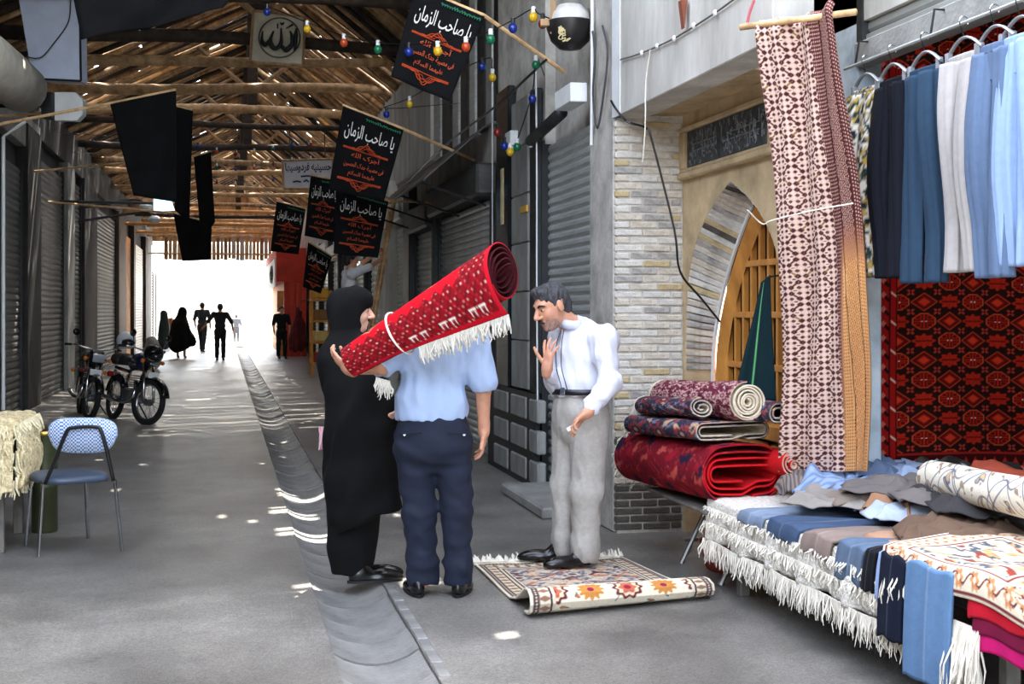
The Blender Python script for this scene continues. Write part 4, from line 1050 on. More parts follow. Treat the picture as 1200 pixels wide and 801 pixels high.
gq = [W(892,330,7.28), W(902,322,7.2), W(905,470,7.15), W(862,468,7.3)]
def f_green(U, V):
    P = (gq[0][:,None,None]*(1-U)+gq[1][:,None,None]*U)*(1-V)+(gq[3][:,None,None]*(1-U)+gq[2][:,None,None]*U)*V
    return P[0]-.02*np.sin(U*9+V*2)*V, P[1]-.015*np.sin(U*14+V)*V, P[2]
gc = tag(surf('green_cloth', 30, 40, f_green, lambda U, V: mixc(fabric(U, V, (14,40,46)), sm(np.abs(U-.35)-.02,.02), (110,190,120)), clothm, thick=.006, back=(14,40,46)), 'dark green cloth with a light green stripe hanging at the arched door', 'cloth')
MB().tube([gq[0]+np.array([0,0,-.01]), gq[1]+np.array([0,0,-.01]), gq[1]+np.array([.25,.1,.02])], .006, 5).build('hanging_cord', blkt if 'blkt' in globals() else darkmetal, gc)
# ------------------------------------------------------------------ people
RV = np.array([[CS,SN,0],[-SN,CS,0],[0,0,1.0]])          # local (right, away, up) -> world
def vd(x, y, z): v = RV @ np.array([x,y,z], float); return v/np.linalg.norm(v)
def frame(fwd, up):
    f_ = np.array(fwd, float); f_ /= np.linalg.norm(f_); u_ = np.array(up, float); u_ = u_-f_*(u_ @ f_); u_ /= np.linalg.norm(u_); s_ = np.cross(f_, u_); return np.stack([s_, f_, u_], 1)   # columns: right, forward, up
skin = M('skin', (206,150,122), rough=.55, var=.08, scale=14, spec=.35, bump=.05, bscale=90)
skin_l = M('skin_light', (222,172,148), rough=.55, var=.06, scale=14, spec=.35)
eyew = M('eye_white', (226,220,212), rough=.25, var=.02); eyed = M('iris', (46,28,18), rough=.2, var=.05)
lipm = M('lips', (160,92,80), rough=.5, var=.08)
hair_g = M('hair_grey', (66,66,70), rough=.55, var=.45, scale=45, bump=.6, bscale=120, streak=(1,1,.35), col2=(30,30,34))
hair_d = M('hair_dark', (24,22,24), rough=.5, var=.2, scale=40, bump=.5, bscale=120)
def head(c, fw, up, s=1.0):
    "skull, jaw, nose, brow, ears, lips and neck root: returns the shapes and the head frame"
    A = frame(fw, up); c = np.array(c, float)
    def q(x, y, z): return c+A @ (np.array([x,y,z])*s)
    def e(p, r, k): return ('e', q(*p), tuple(np.array(r)*s), A, k)
    P = [e((0,-.012,.03),(.075,.096,.088),.02), e((0,.028,-.035),(.058,.062,.085),.03), e((0,.062,-.098),(.026,.024,.022),.03),
         e((0,.074,.028),(.055,.02,.016),.02), e((.038,.055,-.028),(.024,.026,.028),.02), e((-.038,.055,-.028),(.024,.026,.028),.02),
         ('c', q(0,.088,.018), .009*s, q(0,.117,-.028), .015*s, .012), e((.014,.100,-.034),(.010,.012,.009),.008), e((-.014,.100,-.034),(.010,.012,.009),.008),
         ('-e', q(.033,.092,.006), tuple(np.array((.019,.016,.013))*s), A, .01), ('-e', q(-.033,.092,.006), tuple(np.array((.019,.016,.013))*s), A, .01),
         e((.0,.083,-.062),(.026,.014,.007),.006), e((.0,.081,-.074),(.024,.014,.008),.006),
         e((.078,-.008,-.005),(.010,.020,.034),.006), e((-.078,-.008,-.005),(.010,.020,.034),.006), e((.03,.076,.006),(.016,.012,.011),.005), e((-.03,.076,.006),(.016,.012,.011),.005)]
    return P, A, q
def face_parts(parent, c, A, s, hairm=None):
    def q(x, y, z): return c+A @ (np.array([x,y,z])*s)
    for sg in (-1,1):
        ey = MB().ell(q(sg*.033,.077,.005), np.array((.0108,.0115,.0082))*s, A, 10, 7).build('eye', eyew, parent, True)
        MB().ell(q(sg*.033,.0872,.004), np.array((.0062,.004,.0062))*s, A, 8, 5).build('iris', eyed, ey, True)
        if hairm: MB().tube(bez([q(sg*.015,.094,.024), q(sg*.035,.091,.031), q(sg*.058,.074,.022)], 8), np.array([.005,.0062,.0062,.0062,.006,.005,.005,.004,.003])[:9]*s*1.05, 6).build('eyebrow', hairm, parent, True)
    MB().ell(q(0,.094,-.068), np.array((.022,.006,.005))*s, A, 10, 6).build('mouth', lipm, parent, True)
def hand(w, d, n, thumb, curl=.35, spread=.12, s=1.0, thumb_dir=None):
    "palm, four unequal bent fingers, thumb from the side of the palm"
    w = np.array(w, float); d = np.array(d, float); d /= np.linalg.norm(d); n = np.array(n, float); n = n-d*(n @ d); n /= np.linalg.norm(n); l = np.cross(n, d)*thumb
    A = np.stack([l, d, n], 1); P = [('e', w+d*.048*s, (.040*s,.056*s,.017*s), A, .02), ('c', w-d*.03, .026*s, w+d*.02, .027*s, .02), ('e', w+d*.03*s+l*.026*s+n*.008*s, (.018*s,.030*s,.014*s), A, .01)]
    for i, (ln, cu) in enumerate([(.068,.9),(.076,1.0),(.071,1.08),(.056,1.2)]):
        off = (.029-.0195*i)*s; b = w+d*(.094-.006*abs(i-1.2))*s+l*off; fd = d+l*(spread*(1.5-i)*.55); fd /= np.linalg.norm(fd); r = (.0093,.0095,.009,.008)[i]*s; p = b-d*.02*s
        for j, fr in enumerate((.46,.31,.26)):
            a = curl*cu*(j+.4)*.75; dd = fd*math.cos(a)+n*math.sin(a); p2 = p+dd*(ln*fr*s+(.02*s if j == 0 else 0)); P.append(('c', p, r*(1-.06*j), p2, r*(.95-.08*j), .0035)); p = p2
    td = (l*.85+d*.55+n*.25) if thumb_dir is None else np.array(thumb_dir, float); td /= np.linalg.norm(td); p = w+d*.022*s+l*.028*s
    for j, ln in enumerate((.045,.034,.026)): p2 = p+td*ln*s; P.append(('c', p, (.0125-.0015*j)*s, p2, (.0115-.0015*j)*s, .005)); p = p2; td = td+d*.18; td /= np.linalg.norm(td)
    return P
def limb(pts, rs, k=.03): return [('c', np.array(pts[i]), rs[i], np.array(pts[i+1]), rs[i+1], k) for i in range(len(pts)-1)]
def shoe_prims(heel, d, L=.27, w=.046):
    d = np.array(d, float); d[2] = 0; d /= np.linalg.norm(d); l = np.array([-d[1], d[0], 0]); A = np.stack([l, d, [0,0,1]], 1); h = np.array(heel, float); h[2] = 0
    return [('e', h+d*.05+np.array([0,0,.045]), (w*.85,.068,.06), A, .03), ('e', h+d*.17+np.array([0,0,.022]), (w*1.05,.10,.042), A, .03), ('e', h+d*.24+np.array([0,0,.016]), (w*.85,.055,.03), A, .02), ('-p', (0,0,.003), (0,0,-1))]
leather = M('black_leather', (20,19,20), rough=.22, var=.15, scale=20)
def sole(heel, d, parent):
    d = np.array(d, float); d[2] = 0; d /= np.linalg.norm(d); l = np.array([-d[1], d[0], 0]); h = np.array(heel, float); h[2] = 0
    out = [(h+d*(.13+.155*math.cos(a))+l*(.049*math.sin(a)*(1+.12*math.cos(a)))) for a in np.linspace(0, 2*PI, 22, endpoint=False)]
    n_ = len(out); V = [np.array([p[0],p[1],.0015]) for p in out]+[np.array([p[0],p[1],.016]) for p in out]
    mesh_obj('sole', V, [tuple(range(n_))[::-1], tuple(range(n_,2*n_))]+[(i,(i+1)%n_,n_+(i+1)%n_,n_+i) for i in range(n_)], M('rubber', (14,14,15), rough=.6), parent)
# ---------- the man in the light blue shirt, back to us, carrying a rolled red rug
D1 = 6.78
def J(px, py, d=0.0): return W(px, py, D1+d)
p1 = empty('person', [J(510,697)[0], J(510,697)[1], 0], 'man seen from behind in light blue shirt and navy trousers carrying a rolled red rug', 'person')
hc = J(505,366,.22)
hp, hA, hq = head(hc, vd(-.1,1,-.1), vd(0,.1,1))
bodyp = [('e', J(510,425,.0), (.15,.09,.19), RV, .05), ('e', J(507,490,.0), (.15,.095,.14), RV, .05), ('c', J(507,398,.03), .06, J(505,380,.17), .055, .04)]+hp
bodyp += limb([J(556,402), J(566,452), J(567,503,.02)], [.055,.043,.029])+limb([J(474,404), J(449,428,-.12), J(409,432,.0)], [.055,.047,.032])
bodyp += limb([J(486,515), J(492,600), J(494,682)], [.075,.055,.04])+limb([J(530,515), J(537,600), J(537,682)], [.075,.055,.04])
bodyp += hand(J(567,503,.02), vd(-.06,.06,-1), vd(-.75,-.1,-.1), 1, .55, .10)
bodyp += hand(J(409,432,.0), vd(-.75,.15,.55), vd(.55,.45,.6), 1, .75, .06)
sdf_obj('body', bodyp, .0055, skin, p1)
wr1 = wrinkles(3, .006, 32, (1,1,.5), 10); 
sp = [('e', J(510,420,.01), (.195,.125,.19), RV, .05), ('e', J(506,476,.01), (.198,.135,.22), RV, .05), ('c', J(480,398,.02), .072, J(552,397,.02), .072, .04), ('c', J(508,392,.03), .085, J(506,382,.05), .062, .04)]
sp += limb([J(556,401), J(566,447)], [.078,.074], .05)+limb([J(474,402), J(450,426,-.11)], [.078,.074], .05)
sp += [('-p', J(507,491), (0,0,-1)), ('-e', J(568,470,.0), (.07,.07,.094), RV, .002)]
# sleeve ends: cut the left sleeve square to the arm
lv = J(450,426,-.11)-J(474,402); lv /= np.linalg.norm(lv)
sp += [('-e', J(449,428,-.12)+lv*.085, (.078,.078,.078), None, .002)]
sdf_obj('shirt', sp, .0075, M('shirt_blue', (172,194,230), rough=.85, var=.05, scale=9, bump=.35, bscale=9, streak=(1,1,.4)), p1, wr1)
MB().tube([J(508+11*math.cos(a), 387, .055+.045*math.sin(a)) for a in np.linspace(0, 2*PI, 16)], .014, 6).build('collar', M('shirt_blue'), p1, True)
tp = [('e', J(507,512,.0), (.205,.136,.20), RV, .05), ('e', J(507,525,-.03), (.185,.12,.09), RV, .05)]+limb([J(485,522), J(491,600,.01), J(495,660,.02), J(495,678,.02)], [.102,.085,.078,.082], .04)+limb([J(530,522), J(536,600,.0), J(537,660), J(537,678)], [.102,.08,.070,.073], .03)
tp += [('-p', J(507,483), (0,0,1)), ('-p', J(507,684), (0,0,-1))]
navy = M('trousers_navy', (17,26,48), rough=.85, var=.12, scale=9, bump=.4, bscale=10)
sdf_obj('trousers', tp, .0075, navy, p1, wrinkles(8, .0055, 34, (.7,.7,1.1), 10))
for px in (474,544):
    MB().lathe([(.0,0),(.007,.0),(.007,.004),(.0,.004)], J(px,509,-.132 if px > 500 else -.128), 10, axis=vd(.0,-1,0), caps=False).build('button', white_, p1)
    MB().box((-.055,-.003,-.004), (.055,.003,.004), .001, RV @ rotm(ry=(.06 if px > 500 else -.06)), J(px-(8 if px > 500 else -8),507,-.134)).build('pocket_welt', navy, p1)
for hx, dv in ((491,(-.28,1,0)),(536,(.15,1,0))):
    s_ = sdf_obj('shoe', shoe_prims(J(hx,697,-.06), vd(*dv)), .006, leather, p1); sole(J(hx,697,-.06), vd(*dv), s_)
# the rolled red rug on his shoulder
def pat_carry(U, V):
    q = np.clip((U-.80)/.20, 0, 1); C = base_of(U, (134,12,24))
    h_, kh = cell(q, 40); g2 = ((V*34+(kh % 2)*.5) % 1)-.5
    C = mixc(C, sm(np.abs(((V*17+q*11) % 1)-.5)-.14,.1)*.55, (90,10,22)); C = mixc(C, sm(np.abs(((V*15-q*9) % 1)-.5)-.10,.1)*.5, (186,18,32))
    dash = sm(np.abs(g2)-.20,.1)*sm(np.abs(h_)-.15,.12)*(.45+.55*np.sin(V*60+kh*2.1)); C = mixc(C, np.clip(dash,0,1), (226,190,170))
    fe = .05*np.abs(((V*26) % 2)-1); fld = sm(np.abs(V-.45)-.36-fe*.3,.012)*sm(np.abs(q-.62)-.11-fe,.012); C = mixc(C, fld, (222,12,32))
    for (v0, q0, rv, rq) in ((.20,.60,.09,.10),(.62,.57,.12,.08)):
        r_ = np.abs(V-v0)/rv+np.abs(q-q0)/rq; C = mixc(C, sm(r_-1,.12), (112,14,24)); C = mixc(C, sm(np.abs(r_-.95)-.06,.06), (214,180,120)); C = mixc(C, sm(np.abs(((V-v0)*60+(q-q0)*40) % 1-.5)-.2,.1)*sm(r_-.6,.1), (240,222,206))
    m, km = cell(V, 15); mk = (V > .40)*sm(np.abs(q-.925)-.035,.01); comb = np.maximum(sm(np.abs(q-.915)-.007,.006)*sm(np.abs(m)-.34,.04), sm(np.abs(np.abs(m)-.20)-.05,.04)*sm(np.abs(q-.93)-.022,.01)); C = mixc(C, mk*np.clip(comb,0,1)*((km % 3) != 2), (246,238,226))
    C = mixc(C, sm(.968-q,.006), (196,14,38)); C = mixc(C, sm(.978-V,.008), (206,20,40)); C = mixc(C, (U < .78)*1.0, (70,18,26)); return C
ra, rb_ = W(412,424,6.62), W(590,318,6.30)
dR = (rb_-ra)/np.linalg.norm(rb_-ra); upR = vd(0,-.1,1); sR = np.cross(dR, upR); sR /= np.linalg.norm(sR); uR = np.cross(sR, dR)
toward = -1 if (sR @ np.array([0,-1,0])) > 0 else 1
cr_n = 520; th = np.linspace(0, 5*2*PI, cr_n)
def f_carry(U, V):
    T = U*5*2*PI; r = (.016+(1-.016)*np.clip(U,0,.999)**.9); Rr = (.092+.062*V)*r
    ang = (T-5*2*PI)-2.15                      # ends low on the street side
    a = np.cos(ang)*Rr; b = np.sin(ang)*Rr
    fl = np.clip((U-.955)/.045,0,1)*np.clip(V-.25,0,1); b = b-.10*fl; a = a-.03*fl
    ax = V*1.0+.0*U; vv = ax+(.05*np.sin(ang*1.0+.6))*np.clip((V-.5)*2,0,1)
    P = [ra[i]+(rb_[i]-ra[i])*vv+(-sR[i]*toward)*(-a)+uR[i]*b for i in range(3)]
    return P[0], P[1], P[2]
_u, _v = np.array([[.93,.94],[.93,.94]]), np.array([[.5,.5],[.51,.51]])
_P = np.stack(f_carry(np.array([[.95,.95],[.96,.96]]), np.array([[.5,.51],[.5,.51]])), -1); _n = np.cross(_P[1,0]-_P[0,0], _P[0,1]-_P[0,0]); CF = bool(_n @ (_P[0,0]-(ra+rb_)/2) < 0)
crug = tag(surf('rolled_red_rug', cr_n, 200, f_carry, pat_carry, rugm, thick=.008, back=(60,16,22), flip=CF), 'rolled red rug with white fringe carried on the shoulder of the man in blue', 'rug')
Ue = np.full(40,1.0); Ve = np.linspace(.42,1,40); E = np.stack(f_carry(Ue, Ve), 1)
fringe('fringe', E, .085, M('fringe_grey', (216,212,200), rough=.9), crug, n=150, r=.0042, seed=21, dirv=(.12,-.1,-1))
fringe('fringe', [W(441,442,6.56), W(456,446,6.55)], .085, MATS['fringe_grey'], crug, n=30, r=.004, seed=22)
vt = .33; ct = ra+(rb_-ra)*vt; rt = .092+.062*vt+.004
MB().tube([ct+rt*(math.cos(a)*sR+math.sin(a)*uR) for a in np.linspace(0, 2*PI, 30, endpoint=False)], .006, 5, closed=True).build('tie_cord', fringem, crug)
# ---------- the man in the white shirt, hand on his chest
D1 = 7.5
p2 = empty('person', [J(672,665)[0], J(672,665)[1], 0], 'grey haired man in white shirt and grey trousers standing on the rug, hand on chest', 'person')
hc = J(646,359,-.06); fw = vd(-.80,-.52,-.34); upv = vd(-.34,-.12,.93)
hp, hA, hq = head(hc, fw, upv, 1.06)
hs_ = J(708,397,-.12); he_ = J(714,448,-.20); hw_ = J(689,483,-.33); rs_ = J(657,394,.12); re_ = J(652,450,.03); rw_ = J(641,432,-.16)
bodyp = [('e', J(682,420,.0), (.12,.09,.19), RV, .05), ('e', J(680,475,.0), (.12,.10,.14), RV, .05), ('c', J(676,388,.02), .068, J(656,368,-.03), .054, .03)]+hp
bodyp += limb([hs_,he_,hw_], [.055,.042,.028])+limb([rs_,re_,rw_], [.055,.042,.028])
bodyp += limb([J(694,492,-.07), J(689,575,-.06), J(685,655,-.05)], [.075,.05,.036])+limb([J(668,492,.09), J(663,570,.1), J(660,648,.1)], [.075,.05,.036])
bodyp += hand(rw_, vd(.10,-.05,1), vd(.75,.55,.1), -1, .28, .50, 1.05, thumb_dir=vd(-.62,-.1,.85))
bodyp += hand(hw_, vd(-.80,-.2,-.55), vd(.2,-.25,-.9), 1, .95, .05, 1.05)
sdf_obj('body', bodyp, .005, skin, p2)
face_parts(p2, hc, hA, 1.06, hair_d)
# hair cap with side burns, moustache and beard stubble
hr = [('e', hq(0,-.020,.044), (.086,.104,.092), hA, .01), ('e', hq(0,-.065,-.01), (.070,.058,.075), hA, .03), ('e', hq(.0,.05,.10), (.062,.040,.030), hA, .03), ('-e', hq(0,.105,-.005), (.092,.075,.083), hA, .008), ('-e', hq(.084,.02,-.045), (.03,.055,.055), hA, .008), ('-e', hq(-.084,.02,-.045), (.03,.055,.055), hA, .008), ('-e', hq(.09,-.008,-.005), (.03,.026,.036), hA, .005), ('-e', hq(-.09,-.008,-.005), (.03,.026,.036), hA, .005)]
hr = [(a[0], a[1], a[2], a[3], a[4]) for a in hr]
sdf_obj('hair', hr, .005, hair_g, p2, wrinkles(5, .0035, 110, (1,1,.4)))
mq = [hq(sx*.001,.104-.35*abs(sx)*.001,-.051-.0006*abs(sx)) for sx in (-30,-18,-7,0,7,18,30)]
MB().tube(mq, [.004,.0075,.009,.008,.009,.0075,.004], 6).build('moustache', hair_d, p2, True)
stb = [('e', hq(0,.034,-.046), (.060,.062,.084), hA, .0), ('e', hq(0,.064,-.100), (.028,.026,.024), hA, .02), ('-e', hq(0,.10,-.005), (.062,.075,.062), hA, .006), ('-e', hq(0,-.045,-.02), (.10,.075,.14), hA, .006), ('-e', hq(0,.105,-.068), (.027,.03,.010), hA, .003)]
sdf_obj('beard', stb, .0045, M('grey_stubble', (172,136,120), rough=.8, var=.2, scale=60, bump=.4, bscale=180), p2)
whitesh = M('shirt_white', (216,218,230), rough=.85, var=.04, scale=8, bump=.4, bscale=8)
sp = [('e', J(682,415,.02), (.165,.135,.185), rotz_ if False else RV, .05), ('e', J(681,452,.02), (.170,.143,.16), RV, .05), ('c', rs_, .070, hs_, .074, .05), ('c', J(678,386,.02), .085, J(669,378,.0), .066, .04)]
sp += limb([hs_, he_, he_+(hw_-he_)*.86], [.076,.060,.047], .04)+limb([rs_, re_, re_+(rw_-re_)*.80], [.074,.060,.046], .03)
sp += [('-p', J(681,462), (0,0,-1))] if False else []
V_, F_ = sdf_mesh(sp+[('-e', J(668,372,-.03), (.052,.052,.05), RV, .004), ('-p', J(681,463), (0,0,-1))]+limb([he_, he_+(hw_-he_)*.86], [.060,.047], .03), .007, wrinkles(13, .007, 34, (1,1,.7), 10))
mesh_obj('shirt', V_, F_, whitesh, p2, True)
# collar, placket with dark edging, cuffs, belt
cn = J(668,377,-.02)
for sg in (-1,1):
    pts_ = [cn+hA[:,0]*0+RV @ np.array([.062*math.cos(a), .062*math.sin(a), .018*math.sin(a)-.008*math.cos(a)]) for a in np.linspace(PI*1.25, PI*1.25+sg*PI*.95, 12)]
    MB().tube(pts_, .015, 6, flat=2.0).build('collar', M('collar_lilac', (206,210,240), rough=.85), p2, True)
dk = M('dark_piping', (40,44,60), rough=.8)
for off in (-3.0, 3.0):
    MB().tube(bez([J(659+off*.6,386,-.105), J(655+off,405,-.135), J(655+off,430,-.145), J(660+off,450,-.14), J(662+off,458,-.14)], 20), .0028, 5).build('piping', dk, p2)
belt = M('belt_leather', (24,26,34), rough=.3); bpts = [J(681,458,.02)+RV @ np.array([.168*math.cos(a), .140*math.sin(a), 0]) for a in np.linspace(0, 2*PI, 40, endpoint=False)]
Vb_ = []; Fb_ = []
for p in bpts: Vb_ += [p+np.array([0,0,-.017]), p+np.array([0,0,.017])]
nb = len(bpts); Fb_ = [(2*i, 2*((i+1)%nb), 2*((i+1)%nb)+1, 2*i+1) for i in range(nb)]
bl = mesh_obj('belt', Vb_, Fb_, belt, p2, True); md = bl.modifiers.new('s','SOLIDIFY'); md.thickness = .006; md.offset = 1
MB().box((-.016,-.004,-.02), (.016,.004,.02), .003, RV @ rotm(rz=-.45), J(659,458,-.145)).build('buckle', M('chrome'), p2)
greyt = M('trousers_grey', (176,172,166), rough=.88, var=.06, scale=40, bump=.35, bscale=9)
tp = [('e', J(681,482,.02), (.165,.137,.20), RV, .05)]+limb([J(692,492,-.06), J(688,575,-.06), J(686,635,-.05), J(686,648,-.05)], [.115,.094,.080,.084], .04)+limb([J(668,492,.09), J(662,570,.1), J(660,630,.1), J(660,642,.1)], [.105,.080,.066,.068], .035)
tp += [('-p', J(681,457), (0,0,1)), ('-p', J(683,657), (0,0,-1))]
sdf_obj('trousers', tp, .0075, greyt, p2, wrinkles(18, .0055, 32, (1,1,.45), 10))
for hx, hy, dd_, dv in ((692,668,-.05,(-1,-.35,0)),(664,655,.1,(-1,.0,0))):
    hh_ = J(hx,hy,dd_); s_ = sdf_obj('shoe', [(a if a[0] != '-p' else ('-p',(0,0,.030),(0,0,-1))) for a in [(('e', a[1]+np.array([0,0,.028]), a[2], a[3], a[4]) if a[0] == 'e' else a) for a in shoe_prims(hh_, vd(*dv))]], .006, leather, p2)
# small white paper in the lowered hand
tag(MB().box((-.03,-.006,-.012), (.03,.006,.012), .003, RV @ rotm(ry=-.5), hw_+vd(-.8,-.2,-.55)*.115+vd(0,-.3,-1)*.02).build('folded_paper', white_), 'small white folded paper held in the lowered hand of the man in white', 'paper')
# ---------- the woman in a black chador
D1 = 7.15
p3 = empty('person', [J(420,686)[0], J(420,686)[1], 0], 'woman in a black chador standing beside the man in blue', 'person')
hc = J(413,364,.0); hp, hA, hq = head(hc, vd(1,.15,-.05), vd(.05,0,1), .98)
bodyp = hp+[('c', J(411,390), .055, J(409,372), .052, .03), ('e', J(418,440), (.15,.10,.19), RV, .05), ('e', J(420,520), (.14,.11,.16), RV, .05)]+limb([J(408,540), J(410,600), J(412,668)], [.075,.055,.035])+limb([J(425,540,.1), J(422,600,.1), J(418,664,.1)], [.075,.055,.04])
bodyp += limb([J(402,415,-.06), J(412,470,-.06), J(440,492,-.10)], [.05,.042,.03])+limb([J(420,408,.14), J(432,470,.16), J(452,470,.1)], [.05,.042,.03])
bodyp += hand(J(440,492,-.10), vd(1,.1,.1), vd(0,.6,.6), 1, .7)
sdf_obj('body', bodyp, .0065, skin_l, p3); face_parts(p3, hc, hA, .98, None)
blackc = M('chador_black', (13,13,14), rough=.9, var=.2, scale=5, bump=.3, bscale=7, spec=.2)
ch = [('e', J(408,364,.0), (.118,.122,.140), RV, .03), ('e', J(424,350,.0), (.062,.095,.052), RV, .03), ('c', J(408,385), .115, J(411,415), .165, .06), ('c', J(413,425), .175, J(424,500,-.01), .205, .06), ('c', J(424,500,-.01), .205, J(424,560), .198, .06), ('c', J(424,560), .198, J(427,596), .205, .05), ('c', J(445,480,-.04), .10, J(450,590,-.02), .085, .06)]
ch += [('-p', J(440,606), tuple(vd(.35,0,-1))), ('-e', J(438,371,-.0), (.075,.14,.066), RV, .012), ('-e', J(436,386,-.0), (.05,.12,.05), RV, .01)]
sdf_obj('chador', ch, .009, blackc, p3, wrinkles(31, .020, 16, (1,1,.25)))
dr_ = limb([J(412,560), J(409,640), J(411,662)], [.15,.118,.112], .05)+limb([J(420,560,.05), J(419,650,.08)], [.14,.10], .05)+[('-p', J(412,671), (0,0,-1)), ('-p', J(412,568), (0,0,1))]
sdf_obj('long_dress', dr_, .009, blackc, p3, wrinkles(33, .008, 18, (1,1,.2)))
for hx, hy, dd_, dv in ((412,688,-.08,(1,.35,0)),(412,674,.12,(1,.1,0))): s_ = sdf_obj('shoe', shoe_prims(J(hx,hy,dd_), vd(*dv), w=.042), .006, leather, p3); sole(J(hx,hy,dd_), vd(*dv), s_)
pink = tag(surf('pink_bag', 20, 30, lambda U, V: tuple((J(374,500,.10)[:,None,None]+vd(1,0,0)[:,None,None]*(U*.06-.004*V)+np.array([0,0,-1.0])[:,None,None]*V*.13+vd(0,1,0)[:,None,None]*(.012*np.sin(U*9+V*4)))), lambda U, V: fabric(U, V, (232,186,196)), clothm, None, .006, (232,186,196)), 'pale pink cloth bag hanging at the side of the woman in black', 'bag')
# ---------- people farther down the street
def walker(px, py, label, H=1.72, face=(0,1,0), shirt=(40,44,52), trous=(28,30,36), step=.18, arms=None, group=None, bag=False):
    g = onG(px, py); f_ = np.array(face, float); f_ /= np.linalg.norm(f_); l = np.array([f_[1], -f_[0], 0]); k = H/1.72; g[2] = 0
    def q(x, y, z): return g+(l*x+f_*y+np.array([0,0,z]))*k
    o = empty('person', g, label, 'person', group); A = np.stack([l, f_, [0,0,1]], 1)
    hp, hA, hq = head(q(0,.02,1.60), f_, (0,0,1), k*1.02)
    aL = arms[0] if arms else [(-.20,0,1.40),(-.27,-.03,1.14),(-.26,.06,.90)]; aR = arms[1] if arms else [(.20,0,1.40),(.27,-.03,1.14),(.26,.08,.90)]
    B = hp+[('c', q(0,0,1.44), .06*k, q(0,.01,1.52), .052*k, .03), ('e', q(0,0,1.26), (.14*k,.09*k,.18*k), A, .05), ('e', q(0,0,.98), (.13*k,.10*k,.12*k), A, .05)]
    for a, th_ in ((aL,-1),(aR,1)):
        P_ = [q(*v) for v in a]; B += limb(P_, [.05*k,.04*k,.028*k]); d = P_[2]-P_[1]; B += hand(P_[2], d, -l*th_+.2*f_, th_, .5, .1, k)
    ft = [(-.10,step,.0),(.10,-step,.0)]
    for (x, y, z) in ft: B += limb([q(x*.9,0,.90), q(x,y*.6+.04,.48), q(x,y,.07)], [.075*k,.052*k,.036*k])
    sdf_obj('body', B, .014, skin, o)
    S = [('e', q(0,.0,1.27), (.175*k,.115*k,.20*k), A, .05), ('e', q(0,.0,1.05), (.165*k,.118*k,.13*k), A, .05), ('c', q(-.17,0,1.41), .07*k, q(.17,0,1.41), .07*k, .05)]
    for a in (aL,aR): P_ = [q(*v) for v in a]; S += limb([P_[0], P_[1]], [.072*k,.06*k], .04)
    S += [('-p', q(0,0,.93), (0,0,-1))]
    sdf_obj('shirt', S, .014, M('far_shirt_%d' % shirt[0], shirt, rough=.9), o, wrinkles(2,.004,20))
    T = [('e', q(0,0,.92), (.168*k,.12*k,.12*k), A, .05)]
    for (x, y, z) in ft: T += limb([q(x*.85,0,.86), q(x,y*.6+.04,.48), q(x,y,.10)], [.10*k,.075*k,.06*k], .04)
    sdf_obj('trousers', T+[('-p', q(0,0,.08), (0,0,-1)), ('-p', q(0,0,1.0), (0,0,1))], .014, M('far_trousers_%d' % trous[0], trous, rough=.9), o, wrinkles(4,.004,20))
    for (x, y, z) in ft: sdf_obj('shoe', shoe_prims(q(x,y-.06,0), f_, w=.045*k), .012, leather, o)
    Hh = [('e', hq(0,-.020,.044), (.086*k,.104*k,.092*k), hA, .01), ('e', hq(0,-.05,.0), (.078*k,.07*k,.08*k), hA, .03), ('-e', hq(0,.11,-.02), (.09*k,.075*k,.09*k), hA, .008)]
    sdf_obj('hair', Hh, .012, hair_d, o)
    return o
walker(330, 420, 'man in black shirt walking past the red shop front', 1.66, (0.15,-1,0), (20,20,22), (22,22,26), .05)
walker(258, 422, 'man walking away with arms held out, in front of the bright exit', 1.74, (.05,1,0), (36,40,46), (30,32,38), .12, arms=([(-.20,0,1.40),(-.36,.02,1.18),(-.52,.10,1.0)],[(.20,0,1.40),(.34,-.04,1.16),(.38,.08,.94)]))
walker(237, 412, 'slim man walking toward the exit between the chador figure and the man with arms out', 1.84, (.3,1,0), (52,58,66), (44,46,52), .2)
walker(277, 402, 'child walking farthest away in the bright exit', 1.35, (0,1,0), (66,70,76), (50,52,58), .1)
g = onG(212, 419); g[2] = 0
pc = empty('person', g, 'figure in a dark chador walking by the left shops', 'person')
hp, hA, hq = head(g+np.array([.05,.05,1.46]), (.2,1,0), (0,0,1))
sdf_obj('body', hp+[('c', g+np.array([.03,0,1.3]), .06, g+np.array([.05,.04,1.4]), .05, .03), ('e', g+np.array([0,0,1.0]), (.14,.1,.3), None, .05)]+limb([g+np.array([-.08,0,.8]), g+np.array([-.1,.05,.06])], [.08,.04])+limb([g+np.array([.1,0,.8]), g+np.array([.12,-.1,.06])], [.08,.04]), .014, skin, pc)
ch = [('e', g+np.array([.04,.02,1.50]), (.12,.13,.14), None, .03), ('c', g+np.array([.02,0,1.40]), .12, g+np.array([-.02,0,1.05]), .25, .06), ('c', g+np.array([-.02,0,1.05]), .26, g+np.array([-.04,0,.5]), .36, .06), ('c', g+np.array([.1,0,.9]), .2, g+np.array([.36,0,.52]), .14, .06), ('-p', g+np.array([0,0,.22]), (.25,0,-1)), ('-e', g+np.array([.07,.17,1.45]), (.08,.09,.09), None, .01)]
sdf_obj('chador', ch, .018, blackc, pc, wrinkles(41, .02, 9, (1,1,.2)))
for s_ in (-.1,.12): sdf_obj('shoe', shoe_prims(g+np.array([s_,0,0]), (.1,1,0)), .012, leather, pc)
